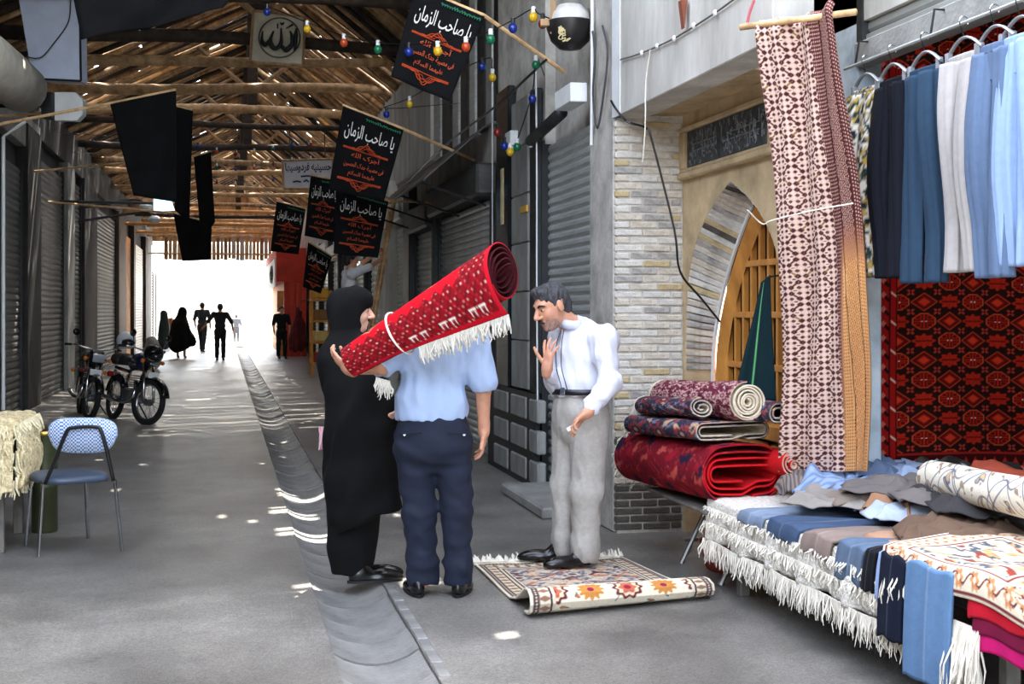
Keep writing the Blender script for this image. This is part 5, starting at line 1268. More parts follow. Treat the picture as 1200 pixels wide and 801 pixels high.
# man on the ladder
gl = onG(400, 405); gl = np.array([2.15, 18.5, 0])
ld = empty('ladder', gl, 'wooden ladder leaning on the pale shutter under the black banners', 'ladder')
La, Lb = gl+np.array([-.25,.25,0]), gl+np.array([.30,.25,3.25])
for off in (-.2,.2): MB().tube([La+np.array([0,off,0]), Lb+np.array([0,off,0])], .03, 6).build('rail', wood_log, ld)
for k in range(11): p = La+(Lb-La)*(k+.6)/11.5; MB().tube([p+np.array([0,-.2,0]), p+np.array([0,.2,0])], .018, 6).build('rung', wood_log, ld)
o = walker(300, 405, 'man in white shirt up on the wooden ladder, arms raised', 1.7, (1,.1,0), (232,232,238), (40,40,46), .04, arms=([(-.20,0,1.40),(-.28,.22,1.55),(-.15,.42,1.72)],[(.20,0,1.40),(.26,.24,1.50),(.15,.44,1.62)]))
o.location = gl+np.array([-.36,.27,.66])
# ------------------------------------------------------------------ rug on the ground under the man in white
cBL, cBR, cNL, cNR = onG(557,664), onG(730,656), onG(622,727), onG(838,703)
sS = np.array([0,.55,.66,.76,.84,.90,.95,.99,1.0,.985,.95,.90]); sZ = np.array([.013,.014,.018,.045,.095,.132,.140,.118,.075,.035,.014,.012]); sV = np.array([0,.46,.55,.64,.71,.77,.82,.87,.91,.945,.97,1])
def f_floor(U, V):
    s_ = np.interp(V, sV, sS); z = np.interp(V, sV, sZ); e = 1.0+.06*np.sin(U*3.1)*(V > .5)
    L_ = cBL[:,None,None]*(1-s_)+cNL[:,None,None]*s_; R_ = cBR[:,None,None]*(1-s_)+cNR[:,None,None]*s_
    P = L_*(1-U)+R_*U; k = 1-.28*U*np.clip((V-.5)*3,0,1)
    return P[0], P[1], z*k+.003*(np.sin(U*14+V*9)+1)*(V < .6)
fl_field = pat_floral((222,206,184), [(96,62,62),(196,132,96),(112,116,134)], 0, 6, 11, 51)
def pat_ground(U, V):
    C = fl_field(U, V); roll = (V > .70)*1.0
    C = mixc(C, roll, (240,228,202)); a, k = cell(U-.02, 5); t = (V-.85)/.16
    r = np.sqrt((a*1.0)**2+(t*.95)**2); th = np.arctan2(t*.95, a); big = (k % 2 == 0)
    C = mixc(C, roll*big*sm(r-.38-.04*np.cos(10*th),.04), (104,44,46)); C = mixc(C, roll*big*sm(r-.30-.03*np.cos(10*th),.03), (238,214,180)); C = mixc(C, roll*big*sm(r-.22-.03*np.cos(6*th),.03), (200,110,84)); C = mixc(C, roll*sm(r-.10,.03), (150,40,66))
    C = mixc(C, roll*(~big)*sm(r-.32-.05*np.cos(12*th),.04)*(1-sm(r-.10,.03)), (206,140,70)); s = swirl(U, V, 9, 13, 61); C = mixc(C, roll*sm(.9-s,.12)*sm(.40-r,.03), (72,88,96)); C = mixc(C, roll*sm(1.05-s,.1)*sm(.40-r,.03), (196,120,80))
    m = np.minimum(np.minimum(U,1-U)*1.0, V*1.2); bo = (m < .15)*1.0*(V < .70)+(np.minimum(U,1-U) < .13)*(V >= .70); bo = np.clip(bo,0,1)
    C = mixc(C, bo, (222,210,186)); q = m/.15-.5; t2 = np.where(np.minimum(U,1-U) < V*1.2, V*22, U*14); a2, _ = cell(t2,1)
    for z0 in (-.36,-.22,.22,.40): C = mixc(C, bo*sm(np.abs(q-z0)-.035,.03), (66,50,56))
    C = mixc(C, bo*sm(np.abs(a2)*.8+np.abs(q)-.24,.06), (150,112,92)); C = mixc(C, bo*sm(np.abs(q+.29)-.05,.02)*sm(np.abs(((t2*3) % 1)-.5)-.2,.1), (90,66,64)); C = mixc(C, (m < .014)*1.0, (238,228,206)); return C
gr_ = tag(surf('floor_rug', 190, 300, f_floor, pat_ground, rugm, thick=.010, back=(226,216,194)), 'cream floral rug spread on the ground with its near end folded under', 'rug')
ed = [np.array([p[0], p[1], .012]) for p in (cBL, (cBL+cBR)/2, cBR)]
fringe('fringe', ed, .085, fringem, gr_, n=110, r=.006, dirv=(-.1,1,.05), seed=71, zmin=.002)
fringe('fringe', [e+np.array([0,.01,.012]) for e in ed], .06, fringem, gr_, n=90, r=.006, dirv=(.1,.7,.35), seed=72, zmin=.002)
# ------------------------------------------------------------------ left: vendor table, chair, drum, motorcycles
vt_ = empty('vendor_table', (-1.68,8.85,0), 'wooden vendor table under a cream shaggy rug', 'table')
MB().box((-2.15,8.4,.74), (-1.27,9.3,.79), .01).build('tabletop', tw, vt_)
for x_ in (-2.08,-1.36):
    for y_ in (8.47,9.22): MB().box((x_-.03,y_-.03,0), (x_+.03,y_+.03,.74), .005).build('leg', tw, vt_)
shag = M('shag_cream', (226,210,168), rough=.95, var=.2, scale=30, bump=1.0, bscale=55, col2=(180,160,116))
def f_shag(U, V):
    L1 = .90; T = V*(L1+.40); ov = np.clip(T-L1,0,None); x = np.where(T < L1, -2.16+T, -1.26+.06*np.sin(ov*6)); z = np.where(T < L1, .81+.03*np.sin(U*7)*np.clip(V-.3,0,1), .81-ov)
    return x+.012*np.sin(U*60+V*40), 8.36+.98*U+.012*np.sin(V*50), z+.010*np.sin(U*70)*np.sin(V*60)
sg = tag(surf('shaggy_rug', 90, 110, f_shag, lambda U, V: [np.where(((V*9) % 1) < .12, 24, 226)+0*U, np.where(((V*9) % 1) < .12, 30, 210)+0*U, np.where(((V*9) % 1) < .12, 44, 168)+0*U] if False else base_of(U, (230,214,172)), shag, thick=.02, back=(210,196,160)), 'cream shaggy rug draped over the vendor table at the roadside', 'rug')
shf = M('shag_fringe', (232,218,180), rough=.95, var=.2, scale=40)
for k in range(5): fringe('fringe', [(-1.245,8.36+.98*u,.80-.08*k) for u in np.linspace(0,1,20)], .11, shf, sg, n=110, r=.006, seed=80+k, dirv=(.25,-.1,-1))
for k in range(5): fringe('fringe', [(-2.16+.9*u,8.355,.80-.085*k) for u in np.linspace(0,1,20)], .11, shf, sg, n=90, r=.006, seed=90+k, dirv=(0,-.25,-1))
def f_shag2(U, V): return -2.16+.9*U+.0*V, 8.35-.02*V+.008*np.sin(U*50), .81-.42*V+.006*np.sin(U*60)
surf('front_flap', 60, 40, f_shag2, (226,210,168), shag, sg, .012, (210,196,160))
# chair
A_, B_, C_, E_ = onG(45,653), onG(143,646), onG(30,640), onG(103,631)
ch_ = empty('metal_chair', (A_+B_+C_+E_)/4, 'metal frame chair with blue checked back pad beside the vendor table', 'chair')
chrome = MATS['chrome']; blkt = M('black_tube', (18,18,20), rough=.35, var=.1)
cen = (A_+B_+C_+E_)/4; seat = [cen+(p-cen)*.86+np.array([0,0,.45]) for p in (A_,B_,E_,C_)]
for p, s_ in zip((A_,B_,E_,C_), seat): MB().tube([p+np.array([0,0,.004]), s_], .011, 8).build('leg', chrome, ch_)
sc_ = sum(seat)/4; prof = []
ring = []
for k in range(28):
    a = 2*PI*k/28; u_ = (seat[1]-seat[0]+seat[2]-seat[3])/4; v_ = (seat[3]-seat[0]+seat[2]-seat[1])/4
    cx, sx = math.cos(a), math.sin(a); ring.append(sc_+u_*1.12*np.sign(cx)*abs(cx)**.6+v_*1.12*np.sign(sx)*abs(sx)**.6)
V = [p+np.array([0,0,-.012]) for p in ring]+[p+np.array([0,0,.016]) for p in ring]+[sc_+(p-sc_)*.88+np.array([0,0,.034]) for p in ring]; n_ = 28
F = [tuple(range(n_))[::-1], tuple(range(2*n_,3*n_))]+[(j*n_+i, j*n_+(i+1)%n_, (j+1)*n_+(i+1)%n_, (j+1)*n_+i) for j in range(2) for i in range(n_)]
mesh_obj('seat', V, F, M('seat_blue', (70,84,104), rough=.4, var=.1), ch_, True)
def bk_(px, py, d): return W(px, py, 7.80+d)
MB().tube(bez([bk_(53,566,.0), bk_(66,535,-.02), bk_(78,506,-.04), bk_(86,501,-.04), bk_(112,500,-.04), bk_(119,506,-.04), bk_(127,535,-.02), bk_(133,563,.0)], 40), .012, 8).build('back_tube', blkt, ch_, True)
MB().tube([seat[0]+np.array([0,0,.0]), bk_(53,566,.0)], .011, 8).build('tube_foot', blkt, ch_); MB().tube([seat[1]+np.array([0,0,.0]), bk_(133,563,.0)], .011, 8).build('tube_foot', blkt, ch_)
chk = M('blue_check', (90,130,190), rough=.8)
def _chk():
    N = chk.node_tree.nodes; L = chk.node_tree.links; c = N.new('ShaderNodeTexChecker'); c.inputs['Scale'].default_value = 90; c.inputs['Color1'].default_value = (*lin((70,112,176)),1); c.inputs['Color2'].default_value = (*lin((206,214,222)),1)
    tc = [n for n in N if n.type == 'TEX_COORD'][0]; L.new(tc.outputs['Object'], c.inputs[0]); L.new(c.outputs[0], N['Principled BSDF'].inputs['Base Color'])
_chk()
ring = []
for k in range(36):
    a = 2*PI*k/36; cx, sx = math.cos(a), math.sin(a); x_ = 97+41*np.sign(cx)*abs(cx)**.55*(1-.10*(sx < 0)*abs(sx)-.06*(sx < 0)); y_ = 510-21*np.sign(sx)*abs(sx)**.6; ring.append((x_, y_))
V = [bk_(x, y, .0) for x, y in ring]+[bk_(97+(x-97)*.95, 510+(y-510)*.93, -.022) for x, y in ring]+[bk_(x, y, .03) for x, y in ring]; n_ = 36
F = [tuple(range(n_,2*n_)), tuple(range(2*n_,3*n_))[::-1]]+[(i, (i+1)%n_, n_+(i+1)%n_, n_+i) for i in range(n_)]+[(2*n_+i, 2*n_+(i+1)%n_, (i+1)%n_, i) for i in range(n_)]
mesh_obj('back_pad', V, F, chk, ch_, True)
g = onG(52,600); g = W(50,565,8.5); g[2] = 0
dm = empty('oil_drum', g+np.array([-.02,.25,0]), 'slim dark green drum with brass rim behind the vendor table', 'drum')
MB().lathe([(.08,0),(.085,.01),(.085,.3),(.09,.31),(.085,.32),(.085,.66),(.09,.67),(.06,.69)], g+np.array([-.02,.25,0]), 18).build('body', M('drum_green', (70,76,50), rough=.4, metal=.4), dm, True)
MB().lathe([(.088,.66),(.093,.672),(.088,.69)], g+np.array([-.02,.25,0]), 18).build('rim', M('brass', (190,160,80), rough=.3, metal=.7), dm, True)
# motorcycles (built along +X, then turned and leaned on their stands)
blkp = M('black_paint', (16,17,19), rough=.2, var=.1); tyre = M('tyre', (18,18,19), rough=.85, var=.2); eng = M('engine_alloy', (120,122,124), rough=.35, metal=.8, var=.2); amber = M('amber_lens', (226,120,30), rough=.2); lensm = M('headlamp_glass', (190,200,206), rough=.08, metal=.6, var=.05); redp = M('dark_blue_paint', (20,30,60), rough=.2)
def moto(loc, heading, lean, paint, label, lid, steer=.25):
    o = empty('motorcycle', (0,0,0), label, 'motorcycle')
    def wheel(cx, st):
        w = empty_mesh = None; Rw = rotm(rz=st); c = np.array([cx,0,.30]); ring = [c+Rw @ np.array([.27*math.cos(a), 0, .27*math.sin(a)]) for a in np.linspace(0, 2*PI, 28, endpoint=False)]
        w = MB().tube(ring, .042, 8, closed=True).build('wheel', tyre, o, True)
        MB().tube([c+Rw @ np.array([.232*math.cos(a), 0, .232*math.sin(a)]) for a in np.linspace(0, 2*PI, 28, endpoint=False)], .016, 6, closed=True).build('rim', chrome, w, True)
        sp = MB()
        for k in range(18):
            a = 2*PI*k/18; sp.tube([c+Rw @ np.array([.04*math.cos(a+.4), .03*(-1)**k, .04*math.sin(a+.4)]), c+Rw @ np.array([.23*math.cos(a), 0, .23*math.sin(a)])], .0025, 4)
        sp.build('spokes', chrome, w); MB().lathe([(.045,-.05),(.05,-.03),(.05,.03),(.045,.05)], c, 12, axis=Rw @ np.array([0,1,0])).build('hub', eng, w)
        fa = np.linspace(.25, 2.6, 12) if cx > 0 else np.linspace(.5, 2.9, 12)
        MB().tube([c+Rw @ np.array([.325*math.cos(a), 0, .325*math.sin(a)]) for a in fa], .055, 6, flat=.35).build('mudguard', blkp, o, True)
    wheel(.64, steer); wheel(-.60, 0)
    Rs = rotm(rz=steer); H = np.array([.42,0,.86])
    for s_ in (-1,1):
        MB().tube([np.array([.64,0,.30])+Rs @ np.array([0,s_*.085,0]), H+Rs @ np.array([0,s_*.085,0])], [.022,.026], 8).build('fork_leg', chrome, o, True)
        MB().tube([H+Rs @ np.array(v) for v in [(0,0,.08),(-.02,s_*.12,.12),(-.08,s_*.30,.15),(-.16,s_*.38,.14)]], .012, 7).build('handlebar', chrome, o, True)
        MB().tube([H+Rs @ np.array([-.10,s_*.33,.147]), H+Rs @ np.array([-.18,s_*.40,.138])], .018, 8).build('grip', tyre, o, True)
        m = MB().tube([H+Rs @ np.array([-.05,s_*.24,.14]), H+Rs @ np.array([-.03,s_*.30,.30])], .006, 5).build('mirror_stalk', blkt, o); MB().lathe([(.0,-.012),(.05,-.008),(.05,.008),(.0,.012)], H+Rs @ np.array([-.03,s_*.31,.33]), 14, axis=Rs @ np.array([1,0,0]), caps=False).build('mirror', blkp, m, True)
        MB().ell(H+Rs @ np.array([.08,s_*.17,-.02]), (.035,.03,.03), None, 10, 7).build('indicator', amber, o, True)
        MB().tube([H+Rs @ np.array([.04,s_*.1,-.02]), H+Rs @ np.array([.07,s_*.15,-.02])], .01, 5).build('indicator_stem', blkt, o)
        MB().ell((-.72,s_*.17,.62), (.03,.03,.03), None, 8, 6).build('rear_indicator', amber, o, True)
    hl = MB().box(H+np.array([.02,-.10,-.075]), H+np.array([.13,.10,.065]), .035, Rs).build('headlamp', blkp, o, True); MB().box(H+np.array([.128,-.085,-.06]), H+np.array([.142,.085,.05]), .01, Rs, H+Rs @ np.array([.137,0,-.005])).build('lens', lensm, hl)
    MB().box(H+np.array([-.03,-.10,.03]), H+np.array([.08,.10,.11]), .03, Rs).build('gauge_cluster', blkp, o)
    MB().tube([(.42,0,.80),(.28,0,.62),(.22,0,.34),(-.12,0,.28)], .028, 8).build('frame', blkp, o); MB().tube([(.40,0,.84),(-.25,0,.68),(-.78,0,.72)], .024, 8).build('top_frame', blkp, o)
    sdf_obj('fuel_tank', [('c', np.array((.26,0,.82)), .12, np.array((-.06,0,.78)), .085, .03), ('e', np.array((.14,0,.86)), (.2,.12,.085), None, .04)], .012, paint, o)
    sdf_obj('seat', [('c', np.array((-.14,0,.80)), .075, np.array((-.40,0,.80)), .11, .05), ('c', np.array((-.40,0,.81)), .11, np.array((-.78,0,.84)), .09, .05), ('-p', np.array((0,0,.76)), (0,0,-1))], .012, M('seat_vinyl', (20,20,22), rough=.5), o)
    en = MB().box((-.10,-.11,.26), (.20,.11,.46), .03).build('engine', eng, o)
    for k in range(6): MB().box((.08,-.10,.47+k*.03), (.26,.10,.485+k*.03), .004).build('cooling_fin', eng, en)
    MB().tube(bez([(.28,-.08,.55),(.40,-.12,.42),(.30,-.15,.28),(-.2,-.17,.27),(-.75,-.18,.32)], 20), [.022]*17+[.03]*4 if False else .028, 8).build('exhaust', chrome, o, True)
    MB().tube([(-.60,-.09,.30),(-.48,-.11,.68)], .022, 7).build('shock', chrome, o); MB().tube([(-.60,.09,.30),(-.48,.11,.68)], .022, 7).build('shock', chrome, o); MB().box((-.62,.06,.28), (.0,.09,.36), .01).build('chain_case', blkp, o)
    MB().tube([(-.05,.12,.28),(-.12,.34,.02)], .011, 6).build('side_stand', blkt, o); MB().tube([(.1,-.22,.28),(.1,.22,.28)], .014, 6).build('foot_peg', blkt, o)
    MB().box((-.86,-.09,.58), (-.78,.09,.66), .015).build('tail_lamp', M('red_lens', (150,20,18), rough=.2), o); MB().box((.66,-.08,.62), (.675,.08,.70), .002, Rs).build('front_plate', white_, o)
    o.location = loc; o.rotation_euler = (lean, 0, heading); return o
mA = moto((float(onG(125,492)[0])-.38, float(onG(112,492)[1])+.75, 0), -PI/2+.20, -.14, blkp, 'black motorcycle parked against the dark shutters', 0, .2)
mB = moto((float(onG(155,498)[0])-.10, float(onG(155,498)[1])+.62, 0), -PI/2+.42, -.16, redp, 'dark blue motorcycle parked beside the black one, nearer the street', 1, .35)
def helmet(c, col, lab):
    o = empty('helmet', c, lab, 'helmet'); c = np.array(c)
    sdf_obj('shell', [('e', c+np.array([0,0,.13]), (.13,.145,.135), None, .02), ('-p', c+np.array([0,0,.02]), (0,0,-1)), ('-e', c+np.array([.03,-.13,.10]), (.10,.08,.055), None, .01)], .01, M('helmet_%d' % col[0], col, rough=.15, var=.03), o)
    MB().ell(c+np.array([.03,-.075,.10]), (.095,.06,.05), None, 12, 8).build('visor', glassd, o, True)
helmet(W(148,404,17.6)+np.array([0,0,-.07]), (190,192,196), 'grey white helmet resting on the black motorcycle'); helmet(W(180,420,16.9)+np.array([0,0,-.07]), (20,20,22), 'black helmet hung on the handlebar of the blue motorcycle')
# ------------------------------------------------------------------ Arabic lettering (joined forms, right to left)
AR = {'ا':(0xFE8D,0xFE8E),'آ':(0xFE81,0xFE82),'د':(0xFEA9,0xFEAA),'ر':(0xFEAD,0xFEAE),'ز':(0xFEAF,0xFEB0),'و':(0xFEED,0xFEEE),'ة':(0xFE93,0xFE94),'ب':(0xFE8F,)*1,'ت':(0xFE95,),'ج':(0xFE9D,),'ح':(0xFEA1,),'س':(0xFEB1,),'ص':(0xFEB9,),'ع':(0xFEC9,),'ف':(0xFED1,),'ل':(0xFEDD,),'م':(0xFEE1,),'ن':(0xFEE5,),'ه':(0xFEE9,),'ک':(0xFB8E,),'ی':(0xFBFC,),'ی':(0xFBFC,)}
def arabic(s):
    out = []; prev = False; s = s.replace('ی','ی'); i = 0
    while i < len(s):
        c = s[i]
        if c not in AR: out.append(c); prev = False; i += 1; continue
        if c == 'ل' and i+1 < len(s) and s[i+1] == 'ا': out.append(chr(0xFEFC if prev else 0xFEFB)); prev = False; i += 2; continue
        f_ = AR[c]; nxt = i+1 < len(s) and s[i+1] in AR
        if len(f_) == 2: out.append(chr(f_[1] if prev else f_[0])); prev = False
        else:
            b_ = f_[0]; k = (3 if prev else 2) if nxt else (1 if prev else 0); out.append(chr(b_+k)); prev = nxt
        i += 1
    return ''.join(out[::-1])
def text2d(s, bold=0.0):
    cu = bpy.data.curves.new('txt','FONT'); cu.body = s; cu.offset = bold; cu.resolution_u = 3; ob = bpy.data.objects.new('txt', cu); COL.objects.link(ob)
    me = bpy.data.meshes.new_from_object(ob.evaluated_get(bpy.context.evaluated_depsgraph_get())); V = np.array([v.co[:2] for v in me.vertices]); F = [tuple(p.vertices) for p in me.polygons]
    bpy.data.objects.remove(ob); bpy.data.curves.remove(cu); bpy.data.meshes.remove(me); return V, F
TX = {}
def lettering(s, quad, box, mat, parent, lift=.006, bold=.012, name='lettering', shape=True, bend=None, skew=0.0):
    "text fitted into box (u0, v0, u1, v1) of a banner quad (TL, TR, BR, BL); v runs downward"
    key = (s, bold)
    if key not in TX: TX[key] = text2d(arabic(s) if shape else s, bold)
    V, F = TX[key]; lo, hi = V.min(0), V.max(0); a = (V-lo)/(hi-lo); u = box[0]+(box[2]-box[0])*(a[:,0]+skew*(a[:,1]-.5)); v = box[1]+(box[3]-box[1])*(1-a[:,1])
    TL, TR, BR, BL = [np.array(q_) for q_ in quad]; n = np.cross(TR-TL, BL-TL); n /= np.linalg.norm(n); 
    if n @ (np.array([0,0,1.5])-TL) < 0: n = -n
    P = ((TL[None]*(1-u)[:,None]+TR[None]*u[:,None])*(1-v)[:,None]+(BL[None]*(1-u)[:,None]+BR[None]*u[:,None])*v[:,None])+n*lift
    if bend is not None: P = P+n*bend(u, v)[:,None]
    return mesh_obj(name, P, F, mat, parent)
blk_cloth = M('banner_black', (17,17,19), rough=.9, var=.2, scale=4, spec=.15); lw_ = M('ink_white', (232,230,222), rough=.8, var=.03); lo_ = M('ink_orange', (206,84,40), rough=.8, var=.06); lg_ = M('ink_green', (40,130,96), rough=.8, var=.05)
def quadsurf(name, quad, mat, parent=None, bend=None, thick=.004, nu=24, nv=24, col=(17,17,19)):
    TL, TR, BR, BL = [np.array(q_) for q_ in quad]; n = np.cross(TR-TL, BL-TL); n /= np.linalg.norm(n)
    if n @ (np.array([0,0,1.5])-TL) < 0: n = -n
    def f(U, V):
        P = (TL[:,None,None]*(1-U)+TR[:,None,None]*U)*(1-V)+(BL[:,None,None]*(1-U)+BR[:,None,None]*U)*V
        if bend is not None: P = P+n[:,None,None]*bend(U, V)
        return P[0], P[1], P[2]
    return surf(name, nu, nv, f, col, mat, parent, thick, col)
def ornament(quad, v0, v1, up, mat, parent, u0=.12, u1=.88, bend=None):
    "scalloped tazhib band: dome in the middle, spirals to the sides"
    mb = MB(); TL, TR, BR, BL = [np.array(q_) for q_ in quad]; n = np.cross(TR-TL, BL-TL); n /= np.linalg.norm(n)
    if n @ (np.array([0,0,1.5])-TL) < 0: n = -n
    def at(u, v): b = 0 if bend is None else bend(np.array(u), np.array(v)); return (TL*(1-u)+TR*u)*(1-v)+(BL*(1-u)+BR*u)*v+n*(.006+b)
    w = np.linalg.norm(TR-TL); r = w*.010
    def vv(t, h): return (v1-(v1-v0)*h) if up else (v0+(v1-v0)*h)
    for k in range(4):
        pth = [at(u, vv(0, max(.05, (1-.2*k)*math.exp(-((u-.5)/(.13-.02*k))**2)+.22*abs(math.sin(u*28+k))))) for u in np.linspace(u0, u1, 46)]
        mb.tube(pth, r*(1.2-.15*k), 4, flat=.6)
    mb.tube([at(u, vv(0,.02)) for u in np.linspace(u0,u1,20)], r*1.5, 4, flat=.5); return mb.build('ornament', mat, parent)
def banner(quad, label, D, full=1.0, pole=None, plain=False, group='black banners hanging over the street'):
    q_ = [W(px, py, D+dd) for (px, py), dd in zip(quad, (0,0,.0,.0))]
    b_ = min(q_[2][2], q_[3][2]); o = empty('banner', (q_[0]+q_[1]+q_[2]+q_[3])/4, label, 'banner', group); w = np.linalg.norm(q_[1]-q_[0])
    bend = lambda U, V: .04*w*np.sin(U*5+V*2)*(.3+.7*V)+.02*w*np.sin(U*11+V*6)*V
    quadsurf('cloth', q_, blk_cloth, o, bend)
    if not plain:
        lettering('یا صاحب الزمان', q_, (.10,.14,.92,.36), lw_, o, bend=bend, bold=.004)
        ornament(q_, .38, .46, True, lo_, o, bend=bend); lettering('آجرک الله', q_, (.28,.475,.76,.565), lo_, o, bend=bend, bold=.0); lettering('فی مصیبة جدک الحسین', q_, (.18,.60,.86,.68), lo_, o, bend=bend, bold=0.0); lettering('علیهما السلام', q_, (.28,.71,.74,.79), lo_, o, bend=bend, bold=0.0); ornament(q_, .82, .92, False, lo_, o, bend=bend)
        mb = MB(); rr = random.Random(3)
        for k in range(16):
            u = .40+.036*k; c = [(q_[0]*(1-u)+q_[1]*u)*(1-v)+(q_[3]*(1-u)+q_[2]*u)*v for u, v in ((u,.055),(u+.012,.035+.03*rr.random()),(u+.022,.075),(u+.028,.05))]
            mb.tube(bez([p+np.array([-.004,-.02,0]) for p in c], 8), w*.006, 4)
        mb.build('green_script', lg_, o)
    if pole is not None:
        pa, pb = W(pole[0][0], pole[0][1], D+.03), W(pole[1][0], pole[1][1], D+pole[2] if len(pole) > 2 else D)
        pr_ = pole[1][0] > pole[0][0]; e0_, e1_ = (q_[0], q_[1]) if pr_ else (q_[1], q_[0]); Xw = XR+.09 if pr_ else XL+.006
        sl_ = (pb-e1_); wv_ = e1_+sl_*((Xw-e1_[0])/sl_[0]) if abs(sl_[0]) > .05 else np.array([Xw, e1_[1], e1_[2]])
        wv_[2] = min(max(wv_[2], 2.9), 5.3)
        MB().tube([e0_+np.array([0,.02,.01]), e1_+np.array([0,.02,.01]), wv_], .017, 7).build('pole', wood_log, o)
    return o
banner([(487,-14),(568,19),(527,119),(458,90)], 'black mourning banner nearest the round wall lamp, white and orange script', 10.0, pole=((568,19),(650,76),.3))
banner([(402,124),(473,152),(450,236),(385,222)], 'black mourning banner in the middle row, on a pole from the dark canopy', 13.4, pole=((473,152),(548,184),.6))
banner([(394,218),(455,236),(443,302),(391,297)], 'black banner with dim script hanging lowest under the middle one', 14.6, pole=((455,236),(490,240),1.0))
banner([(364,206),(398,212),(394,284),(357,276)], 'narrow black banner in front of the white and blue sign board', 18.0, pole=((398,212),(455,232),1.0))
banner([(324,236),(358,245),(350,298),(317,294)], 'small black banner above the red shop front', 23.0, pole=((358,245),(420,262),1.0))
banner([(361,284),(389,301),(376,344),(355,336)], 'small tilted black banner with bright orange script beside the red shop', 20.5, pole=((389,301),(440,318),.5))
def lbanner(quad, label, D, pole): return banner(quad, label, D, pole=pole, plain=True, group='plain black banners on the left side')
lbanner([(129,122),(206,106),(207,237),(157,229)], 'large plain black banner hanging by the left shops', 13.5, ((129,122),(30,140)))
lbanner([(203,124),(226,130),(222,262),(205,246)], 'plain black banner partly behind the large one', 16.0, ((203,124),(100,130)))
lbanner([(227,184),(247,178),(252,260),(236,282)], 'narrow plain black banner beside the roof logs', 20.0, ((227,184),(160,190)))
lbanner([(203,250),(248,262),(247,304),(214,306)], 'plain black banner hanging lowest over the bright exit', 22.0, ((203,250),(150,245)))
bn = banner([(82,-30),(300,-30),(262,9),(97,48)], 'black banner stretched close overhead beside the pale sign box', 9.5, plain=True, group='black banners stretched overhead', pole=((97,-30),(-60,-30)))
# ------------------------------------------------------------------ signs
DS = 16.7
q_ = [W(297,13,DS), W(357,20,DS), W(355,77,DS), W(293,73,DS)]
al = empty('wooden_sign', (q_[2]+q_[3])/2, 'square pale wooden sign with round black calligraphy under the roof', 'sign')
slab_pts('board', [p for p in q_], -.05, M('sign_cream', (196,190,172), rough=.7, var=.12, scale=5), al)
for a, b in ((0,1),(1,2),(2,3),(3,0)): MB().tube([q_[a]+np.array([0,-.03,0]), q_[b]+np.array([0,-.03,0])], .018, 4).build('frame_bar', wood, al)
def ap(x, y): return W(290+x/11.44, 10+y/11.44, DS-.08)
MB().tube([ap(430+275*math.cos(a), 390+265*math.sin(a)) for a in np.linspace(0, 2*PI, 48, endpoint=False)], .008, 5, closed=True).build('ring', wood_dark, al)
ink = M('ink_black', (18,22,26), rough=.6)
def stroke(pts_, ws, nm='calligraphy'):
    P_ = bez([ap(*p) for p in pts_], 12*len(pts_)); t_ = np.linspace(0,1,len(P_)); w_ = np.interp(t_, np.linspace(0,1,len(ws)), ws)*.0036*.75
    MB().tube(P_, w_, 8, flat=1.0).build(nm, ink, al, True)
stroke([(655,265),(645,400),(636,560)], [4,10,9,6]); stroke([(572,300),(598,380),(596,480),(520,553),(462,505),(450,470)], [4,9,10,13,8,4]); stroke([(452,262),(450,460),(385,533),(325,495),(310,410),(350,300)], [4,10,10,13,9,4]); stroke([(350,300),(285,440),(235,482),(195,430),(205,300)], [4,8,12,9,3])
stroke([(405,205),(403,268)], [4,3]); stroke([(610,213),(515,268)], [5,3]); stroke([(440,190),(465,210),(490,185)], [4,5,4])
DS2 = 25.2; q_ = [W(331,188,DS2), W(390,186,DS2), W(389,222,DS2), W(332,221,DS2)]
sb = empty('name_board', (q_[2]+q_[3])/2, 'white board with dark blue Persian lettering hung from a roof log', 'sign'); slab_pts('board', q_, -.04, M('board_white', (214,216,222), rough=.6, var=.06), sb)
for a, b in ((0,1),(1,2),(2,3),(3,0)): MB().tube([q_[a]+np.array([0,-.02,0]), q_[b]+np.array([0,-.02,0])], .022, 4).build('frame_bar', wood, sb)
for u in (.15,.85): pt_ = q_[0]*(1-u)+q_[1]*u; MB().tube([pt_, np.array([pt_[0], 25.6, 5.1])], .012, 5).build('hanger_wire', darkmetal, sb)
lb_ = M('ink_blue', (24,34,84), rough=.6); fq = [p+np.array([0,-.045,0]) for p in q_]
lettering('حسینیه فردوسیها', fq, (.05,.10,.97,.46), lb_, sb, bold=.03)
for (u0,v0,u1,v1) in [(.36,.54,.62,.62),(.2,.72,.36,.82),(.42,.68,.52,.84)]:
    MB().tube([fq[0]*(1-u)*(1-v)+fq[1]*u*(1-v)+fq[2]*u*v+fq[3]*(1-u)*v+np.array([0,-.01,0]) for u, v in ((u0,(v0+v1)/2),((u0+u1)/2,v0+.02),(u1,(v0+v1)/2))], .018, 5).build('small_script', lb_, sb)
